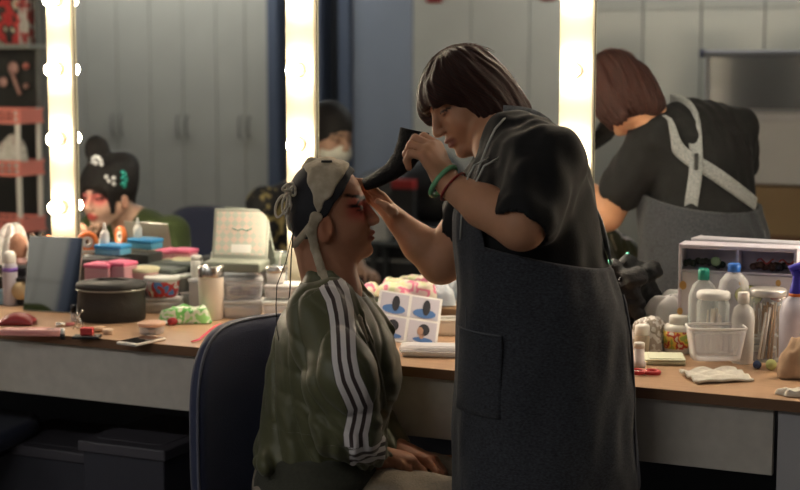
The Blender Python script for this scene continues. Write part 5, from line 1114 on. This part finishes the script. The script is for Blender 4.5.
lidbox('storage_box', p, .090, .06, .034, clear('lilac_clear', (.70, .68, .80), .45, .2), FROST, 'flat lilac clear box right of the open tub, bottom one', 'box', YAW)
lidbox('storage_box', p + Vector((0, .004, .0365)), .075, .055, .016, clear('lilac_clear', (.7, .7, .8)), FROST, 'thin lilac box lying on the flat lilac box', 'box', YAW)
b = MB(); b.box((0, 0, .003), (.125, .035, .006), .002); o = b.build('plastic_tray', WH, loc=p + Vector((-.008, -.0, .0565))); o.rotation_euler = (0, R_(2), YAW - .08); tag(o, 'long white tray lying across the lilac boxes', 'tray')
heap('paper_wrap', at(806, 381) + FH * .045, .040, .040, .070, mat('kraft_paper', (.50, .34, .22), rough=.9, noise=.15, nscale=30), 'crumpled brown wrapping paper at the right edge', 'paper', 41, .026, 60)
heap('tissue', at(793, 397) + FH * .012, .030, .018, .018, wrap, 'small crumpled white tissue near the right counter edge', 'tissue', 43, .010, 80)
# bottles and jars
CB = lambda px, y: CP(px, y, Z0)
t = thing('glass_jar', CB(712, -.17), 'clear glass jar with cotton swabs and clear lid', 'jar', 0, 'glass jars')
b = MB(); b.lathe([(.034, 0), (.038, .003), (.039, .135), (.036, .143), (.036, .147)], n=32); b.build('jar_body', GLASS, t); b = MB(); b.lathe([(.038, .147), (.040, .149), (.040, .161), (.036, .165), (.001, .166)], n=32); b.build('lid', FROST, t)
b = MB(); rs = random.Random(5)
for k in range(26): a, r = rs.uniform(0, 6.28), rs.uniform(0, .022); b.tube([(r * cos(a), r * sin(a), .006), (r * cos(a) * .8, r * sin(a) * 1.1, .115 + rs.uniform(-.01, .01))], .0020, 5)
b.build('cotton_swabs', mat('swab', (.75, .66, .60), rough=.9), t)['kind'] = 'stuff'
bottle('pump_bottle', CB(702, -.115), [(.034, 0), (.036, .003), (.036, .145), (.026, .172), (.013, .182), (.013, .190)], GLASS, [(.014, .184), (.0135, .208), (.010, .212), (.001, .212)], mat('teal_cap', (.02, .30, .22), rough=.4), 'clear bottle with teal green cap left of the jars')
bottle('water_bottle', CB(732, -.115), [(.033, 0), (.036, .004), (.034, .05), (.037, .08), (.038, .16), (.034, .185), (.020, .202), (.014, .206), (.014, .212)], CLEARP, [(.0155, .208), (.0155, .226), (.013, .228), (.001, .228)], mat('blue_cap', (.03, .16, .60), rough=.4), 'clear water bottle with bright blue cap')
bottle('toner_bottle', CB(742, -.19), [(.024, 0), (.026, .003), (.027, .11), (.022, .132), (.010, .142), (.010, .146)], clear('milky_clear', (.85, .84, .82), .40, .2), [(.0135, .144), (.0135, .168), (.0125, .170), (.001, .170)], WH, 'clear toner bottle with white cap before the water bottle')
t = thing('glass_jar', CB(766, -.125), 'wide glass jar packed with brown and white skewers', 'jar', 0, 'glass jars')
b = MB(); b.lathe([(.040, 0), (.043, .003), (.043, .150), (.040, .156)], n=32); b.build('jar_body', GLASS, t); b = MB(); b.lathe([(.042, .156), (.044, .158), (.044, .170), (.040, .174), (.001, .175)], n=32); b.build('lid', mat('lid_grey', (.50, .48, .46), rough=.3, metal=.4), t)
b = MB(); bw = MB()
for k in range(34): a, r = rs.uniform(0, 6.28), rs.uniform(0, .032); (b if k % 3 else bw).tube([(r * cos(a), r * sin(a), .006), (r * cos(a + .5), r * sin(a + .5), .13 + rs.uniform(-.015, .012))], .0032, 5)
b.build('brown_sticks', mat('skewer', (.36, .20, .09), rough=.8), t)['kind'] = 'stuff'; bw.build('white_sticks', mat('swab', (.7, .7, .6)), t)['kind'] = 'stuff'
for px, y, r, c, lb in ((757, -.25, .010, (.05, .08, .18), 'small dark blue bead ball before the wide jar'), (771, -.25, .013, (.50, .55, .22), 'small lime green sponge ball before the wide jar')):
    b = MB(); b.ell((0, 0, r), (r, r, r), 8); o = b.build('sponge_ball', mat('ball%d' % px, c, rough=.8), loc=CB(px, y)); o.location.z = Z0; tag(o, lb, 'ball')
bottle('spray_bottle', CB(794, -.20), [(.032, 0), (.036, .004), (.037, .13), (.030, .158), (.014, .170), (.014, .176)], clear('lilac_milk', (.72, .70, .80), .70, .3), [(.0155, .172), (.0165, .180), (.012, .198), (.009, .215), (.012, .230), (.001, .233)], mat('royal_blue', (.05, .04, .50), rough=.35), 'milky spray bottle with royal blue trigger head at the right edge', extra=[('collar', [(.0165, .170), (.0175, .173), (.0165, .177)], ORG)])
sb = [o for o in bpy.data.objects if o.name.startswith('spray_bottle')][0]
b = MB(); b.tube([(-.002, 0, .220), (-.012, -.002, .235), (.010, -.002, .242), (.030, -.002, .238)], [.009, .010, .010, .006], 8); b.tube([(.012, -.002, .230), (.022, -.002, .210), (.018, -.002, .190)], [.004, .0035, .003], 6); b.build('trigger', MATS['royal_blue'], sb)
# organiser with stickers
p0 = CB(737, -.055); t = thing('desk_organiser', p0, 'white desk organiser with two open trays and cartoon stickers', 'organiser', R_(4)); wO = .285; hO = .268
WO = mat('organiser_white', (.62, .58, .66), rough=.4); b = MB()
b.box((0, .035, hO / 2), (wO, .003, hO), .001)
for x in (-wO / 2 + .004, wO / 2 - .004): b.box((x, 0, hO / 2), (.008, .075, hO), .002)
b.box((0, 0, hO - .006), (wO, .075, .010), .002); b.box((0, -.0, hO - .066), (wO - .016, .072, .005)); b.box((0, 0, .004), (wO, .075, .008), .002); b.box((0, -.005, hO - .034), (.006, .06, .056)); b.build('organiser_body', WO, t)
b = MB(); b.box((0, -.036, (hO - .068) / 2), (wO - .018, .004, hO - .072), .001); fp = b.build('front_panel', mat('organiser_panel', (.60, .56, .60), rough=.4), t)
def stk(x, z, rx, rz, c, nm, lay=0, rot=0.):
    b = MB(); b.prism([(rx * cos(a), rz * sin(a)) for a in np.linspace(0, 6.28, 25)[:-1]], 0, .0006, M=Matrix.Rotation(rot, 3, 'Y') @ Matrix.Rotation(pi / 2, 3, 'X'), c=(x, -.0385 - lay * .0007, z)); b.build(nm, mat('sticker_%.2f_%.2f_%.2f' % c, c, rough=.4), fp)
for x, z, r in ((-.130, .165, .011), (-.136, .10, .009), (.012, .178, .008), (-.07, .06, .009), (.125, .06, .009), (.10, .182, .008)): stk(x, z, r * .8, r, (.55, .32, .10), 'spot_sticker')
stk(.030, .148, .034, .026, (.10, .10, .03), 'sticker_outline'); stk(.030, .148, .0325, .0245, (.55, .55, .15), 'yellow_sticker', 1); stk(.036, .150, .003, .004, (.02, .02, .02), 'sticker_eye', 2); stk(.098, .150, .020, .014, (.45, .10, .04), 'red_sticker', 0, .3)
for (x, c, r1, nm, lb) in ((-.085, (.02, .03, .025), .045, 'hair_ornament', 'dark hair ornament with green gem in the left tray of the organiser'), (.065, (.07, .03, .02), .030, 'hair_ornament', 'dark brown and red hair ornament in the right tray, left side'), (.118, (.02, .02, .02), .028, 'hair_ornament', 'coiled black hair ornament in the right tray, right side')):
    q = p0 + Matrix.Rotation(R_(4), 3, 'Z') @ Vector((x, -.008, hO - .063)); o_ = thing(nm, q, lb, 'hair ornament', R_(4), 'hair ornaments in the organiser'); b = MB(); rs = random.Random(int(x * 1000))
    for k in range(10): b.ell((r1 * (k / 9 * 2 - 1), rs.uniform(-.008, .008), .009 + rs.uniform(0, .012) * (1 - abs(k / 4.5 - 1) * .5)), (.009, .008, .009), 5)
    b.build('ornament_body', mat('orn%d' % int(x * 1000), c, rough=.3), o_)
    if x < 0: b = MB(); b.ell((.030, -.008, .020), (.013, .006, .012), 7); b.build('gem', mat('green_gem', (.30, .42, .25), rough=.15), o_)
    else: b = MB(); b.tube([(-.02 + .04 * k / 8, -.010, .026 + .006 * sin(k)) for k in range(9)], .002, 5); b.build('red_trim', mat('dark_red_trim', (.30, .04, .03), rough=.4), o_)
# ================================================================== below the counter
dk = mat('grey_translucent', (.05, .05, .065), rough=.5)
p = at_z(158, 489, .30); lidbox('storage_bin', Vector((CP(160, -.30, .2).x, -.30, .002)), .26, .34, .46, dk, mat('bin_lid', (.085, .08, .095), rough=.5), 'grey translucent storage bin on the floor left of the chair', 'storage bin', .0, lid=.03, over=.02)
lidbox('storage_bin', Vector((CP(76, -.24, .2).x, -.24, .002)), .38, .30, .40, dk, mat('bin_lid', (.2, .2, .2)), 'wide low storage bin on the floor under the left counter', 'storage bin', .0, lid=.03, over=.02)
# ================================================================== things across the room, seen in the mirrors
def rv(px, yv, z): v = CP(px, yv, z); return Vector((v.x, -yv, z))       # where a thing must stand to be mirrored in column px
a0, a1 = rv(707, 4.35, .2), rv(832, 4.35, .2); wB = abs(a1.x - a0.x); cB = (a0.x + a1.x) / 2
lidbox('shoe_cabinet', Vector((cB, -4.33, .002)), wB, .40, .60, mat('brown_shelf', (.20, .10, .06), rough=.6), mat('brown_shelf2', (.22, .11, .06), rough=.6), 'low brown cabinet beneath the stacked boxes in the reflection', 'cabinet', lid=.03)
lidbox('cardboard_box', Vector((cB, -4.30, .604)), wB * .96, .36, .26, mat('carton', (.40, .27, .15), rough=.9), None, 'brown cardboard carton under the white storage box', 'box')
lidbox('storage_box', Vector((cB + .02, -4.30, .866)), wB * .98, .38, .36, mat('milky_box', (.72, .70, .69), rough=.35), mat('milky_lid', (.66, .64, .66), rough=.3), 'milky white storage box under the clear one in the reflection', 'box', lid=.04, over=.03)
t = thing('storage_box', Vector((cB, -4.30, 1.229)), 'big clear storage box with grey lid, top of the reflected stack', 'box'); b = MB(); b.box((0, 0, .15), (wB * .96, .34, .29), .012); b.build('box_body', mat('smoky_box', (.13, .135, .16), rough=.12, spec=.8), t)
b = MB(); b.box((0, 0, .302), (wB * 1.02, .38, .026), .008); b.build('lid', mat('bluish_lid', (.24, .25, .30), rough=.3), t)
b = MB()
for x in (-wB * .46, wB * .46): b.box((x, .165, .15), (.018, .022, .27), .004)
b.box((0, .172, .008), (wB * .98, .02, .018), .004); b.build('edge_ribs', mat('bluish_lid2', (.38, .38, .42), rough=.3), t)
b = MB(); b.box((wB * -.5 * -1, .17, .30), (.03, .04, .04), .006); b.box((-wB * .5, .17, .30), (.03, .04, .04), .006); b.build('latch', mat('navy_latch', (.04, .05, .12), rough=.4), t)
# black cabinet with bags between the two heads
a0, a1 = rv(345, 4.2, .5), rv(470, 4.2, .5); cx = (a0.x + a1.x) / 2; wc = abs(a1.x - a0.x)
t = thing('drawer_cabinet', Vector((cx, -4.29, .002)), 'black drawer cabinet reflected between the two faces', 'cabinet', 0); b = MB(); b.box((0, 0, .29), (wc, .42, .58), .005); b.build('cabinet_body', BLK, t)
for i in range(3):
    b = MB(); b.box((0, .215, .10 + i * .19), (wc - .03, .02, .17), .003); dr = b.build('drawer', mat('drawer_black', (.03, .03, .035), rough=.4), t); b = MB(); b.box((0, .23, .175 + i * .19), (wc - .05, .012, .012)); b.build('drawer_pull', mat('pull_grey', (.40, .40, .40), rough=.4), dr)
bgm = mat('black_bag', (.018, .018, .02), rough=.5, bump=.3, bscale=40)
def blobthing(name, p, parts, m, lab, cat, h=.01, seed=1):
    P_ = np.array([q[0] for q in parts]); R__ = max(max(q[1]) for q in parts); S = SDF(P_.min(0) - R__, P_.max(0) + R__, h)
    for c_, r_ in parts: S.ell(c_, r_, .04)
    S.disp(lambda q: .008 * nsolid(q, 22, seed)); S.cut(lambda q: -q[2], .004); vs, fs = S.mesh(); o = npmesh(name, vs, fs, m); o.location = p; return tag(o, lab, cat)
blobthing('duffel_bag', Vector((cx + .02, -4.27, .584)), [((-.18, 0, .14), (.20, .14, .16)), ((.12, 0, .19), (.20, .14, .22))], bgm, 'big black duffel bag on the reflected drawer cabinet', 'bag', .012, 61)
p = rv(405, 3.95, .72); lidbox('red_pouch', Vector((p.x, -4.06, .70)) if False else Vector((p.x, -3.93, .50)), .13, .05, .34, BLK, mat('bright_red', (.32, .02, .02), rough=.5), 'black bag with bright red top reflected between the heads', 'bag', lid=.05)
st_ = thing('step_stool', Vector((p.x, -3.93, .002)), 'dark stool carrying the red topped bag', 'stool'); b = MB(); b.box((0, 0, .485), (.36, .22, .022), .004); b.build('seat', DGREY, st_)
for x in (-.15, .15):
    for y in (-.08, .08): b = MB(); b.box((x, y, .237), (.03, .03, .474)); b.build('leg', DGREY, st_)
p2_ = rv(382, 3.95, .7); lidbox('white_carton', Vector((p2_.x, -3.93, .4985)), .10, .06, .22, mat('white_card', (.6, .6, .6)), None, 'pale upright carton beside the red topped bag', 'box')
# dark shelving with pegboard left of the leftmost strip
a0, a1 = rv(-40, 1.75, 1.2), rv(41, 1.75, 1.2); cx = (a0.x + a1.x) / 2; wc = abs(a1.x - a0.x)
t = thing('pegboard_shelf', Vector((cx, -1.90, .002)), 'dark pegboard unit with top shelf, seen in the left mirror', 'shelf', 0)
gd = mat('peg_dark', (.055, .058, .058), rough=.6); b = MB(); b.box((0, -.02, .95), (wc, .03, 1.9), .003); b.build('back_panel', gd, t)
for x in (-wc / 2 + .02, wc / 2 - .02): b = MB(); b.box((x, .06, .95), (.03, .16, 1.9)); b.build('side_post', mat('peg_grey', (.16, .17, .17), rough=.5), t)
zs = 1.47 + (65 - 47) * pxm(CP(20, 1.75, 1.5)); b = MB(); b.box((0, .10, zs), (wc, .26, .02), .003); b.build('shelf_board', mat('peg_grey2', (.30, .32, .31), rough=.5), t)
b = MB(); b.box((0, .10, .60), (wc, .26, .02), .003); b.build('shelf_board', gd, t)
q = rv(8, 1.72, 1.5); sbm = vary('snack_print', [(.62, .05, .06), (.65, .08, .08), (.05, .05, .05), (.70, .70, .55), (.60, .05, .05)], 14, .4)
for i, (px, w) in enumerate(((-9, .085), (8, .115), (23, .05))):
    v = rv(px, 1.78, zs); lidbox('snack_packet', Vector((v.x, -1.80, zs + .0125)), w, .05, .21, sbm if i < 2 else vary('snack_print2', [(.55, .55, .52), (.65, .62, .60), (.45, .08, .08), (.10, .06, .06)], 20, .4), None, ['red snack packet at the outer left of the top shelf', 'big red snack packet with dark mark on the top shelf', 'narrow pale and red packet on the top shelf'][i], 'packet', group='packets on the reflected top shelf')
pinkm = mat('salmon', (.78, .26, .22), rough=.5)
for i, (px, py, r, lb) in enumerate(((11, 68, .030, 'big pink round brush hanging on the pegboard'), (24, 66, .016, 'small salmon clip on the pegboard'), (1, 82, .024, 'pink pompom on the pegboard'), (24, 86, .013, 'tiny red and blue clip on the pegboard'))):
    z = 1.47 + (65 - py) * pxm(CP(px, 1.82, 1.45)); v = rv(px, 1.86, z); t2 = thing('hair_clip' if i else 'hair_brush', Vector((v.x, -1.867, z)), lb, 'accessory', 0, 'hair accessories on the pegboard'); b = MB(); b.ell((0, 0, 0), (r, .015, r), 8); b.build('head', mat('salmon_pale', (.62, .36, .33), rough=.6) if i != 1 else pinkm, t2)
    if i == 0: b = MB(); b.tube([(-.005, .005, -.02), (.045, .012, -.12)], .009, 8); b.build('handle', mat('salmon_pale', (.6, .3, .3)), t2)
# pink rack
zz = lambda py, px=16: 1.47 + (65 - py) * pxm(CP(px, 1.5, 1.2)); a0, a1 = rv(-42, 1.5, 1.2), rv(26, 1.5, 1.2); cx = (a0.x + a1.x) / 2; wr = abs(a1.x - a0.x)
t = thing('basket_rack', Vector((cx, -1.52, .002)), 'white wire rack with salmon pink perforated baskets', 'rack', 0)
for x in (-wr / 2 + .01, wr / 2 - .01):
    for y in (-.07, .07): b = MB(); b.box((x, y, zz(108) / 2), (.022, .014, zz(108)), .003); b.build('post', WH, t)
for py in (116, 168, 225):
    z = zz(py); bk = MB()
    for s in (-1, 1):
        bk.box((0, s * .078, z + .028), (wr + .02, .006, .012)); bk.box((0, s * .078, z - .026), (wr + .02, .006, .014))
        for k in range(11): bk.box((-wr / 2 + wr * k / 10, s * .078, z), (.009, .005, .05))
        bk.box((0, s * .078, z), (wr, .005, .008))
    bk.box((0, 0, z - .030), (wr, .15, .005)); 
    for s in (-1, 1): bk.box((s * (wr / 2 + .006), 0, z), (.006, .15, .06))
    bk.build('basket', pinkm, t)
v = rv(8, 1.5, 1.0); heap('wrapped_bundle', Vector((v.x, -1.52, zz(168) - .022)), .07, .05, .15, pb2, 'translucent wrapped bundle in the upper pink basket', 'bundle', 71, .02, 30)
EXPO = 1.65
AR = artist()
PF = performer()
def vplace(px, z, yv, dist=None): return Vector((CP(px, yv, z).x, -yv, z))
g = vplace(140, 1.0, .95); facing_person('girl in olive green sweater with ornate black hair, reflected in the left mirror', Vector((g.x, g.y, 0)), 1.010, R_(96), 'girl')
m = vplace(290, 1.2, 1.75); facing_person('masked person in dark shirt with yellow floral print, reflected between strip and palette', Vector((m.x, m.y, 0)), 1.19, R_(22), 'man')
# ================================================================== camera and view
cd = bpy.data.cameras.new('camera'); cam = bpy.data.objects.new('camera', cd); col.objects.link(cam)
cam.location = CAM; cam.rotation_euler = (pi / 2 - PIT, 0, YAW); cd.sensor_width = 36; cd.lens = FPX * 36 / 800; cd.clip_start = .05
cd.dof.use_dof = True; cd.dof.focus_distance = 3.42; cd.dof.aperture_fstop = 3.2
sc = bpy.context.scene; sc.camera = cam
w = bpy.data.worlds.new('world'); sc.world = w; w.use_nodes = True; w.node_tree.nodes['Background'].inputs[0].default_value = (.02, .025, .035, 1); w.node_tree.nodes['Background'].inputs[1].default_value = .3
vs_ = sc.view_settings; vs_.view_transform = 'Standard'; vs_.look = 'None'; vs_.gamma = 1; vs_.use_curve_mapping = False; vs_.exposure = EXPO
sc.cycles.max_bounces = 10; sc.cycles.transparent_max_bounces = 24; sc.cycles.use_denoising = True
try: sc.cycles.use_light_tree = True
except Exception: pass
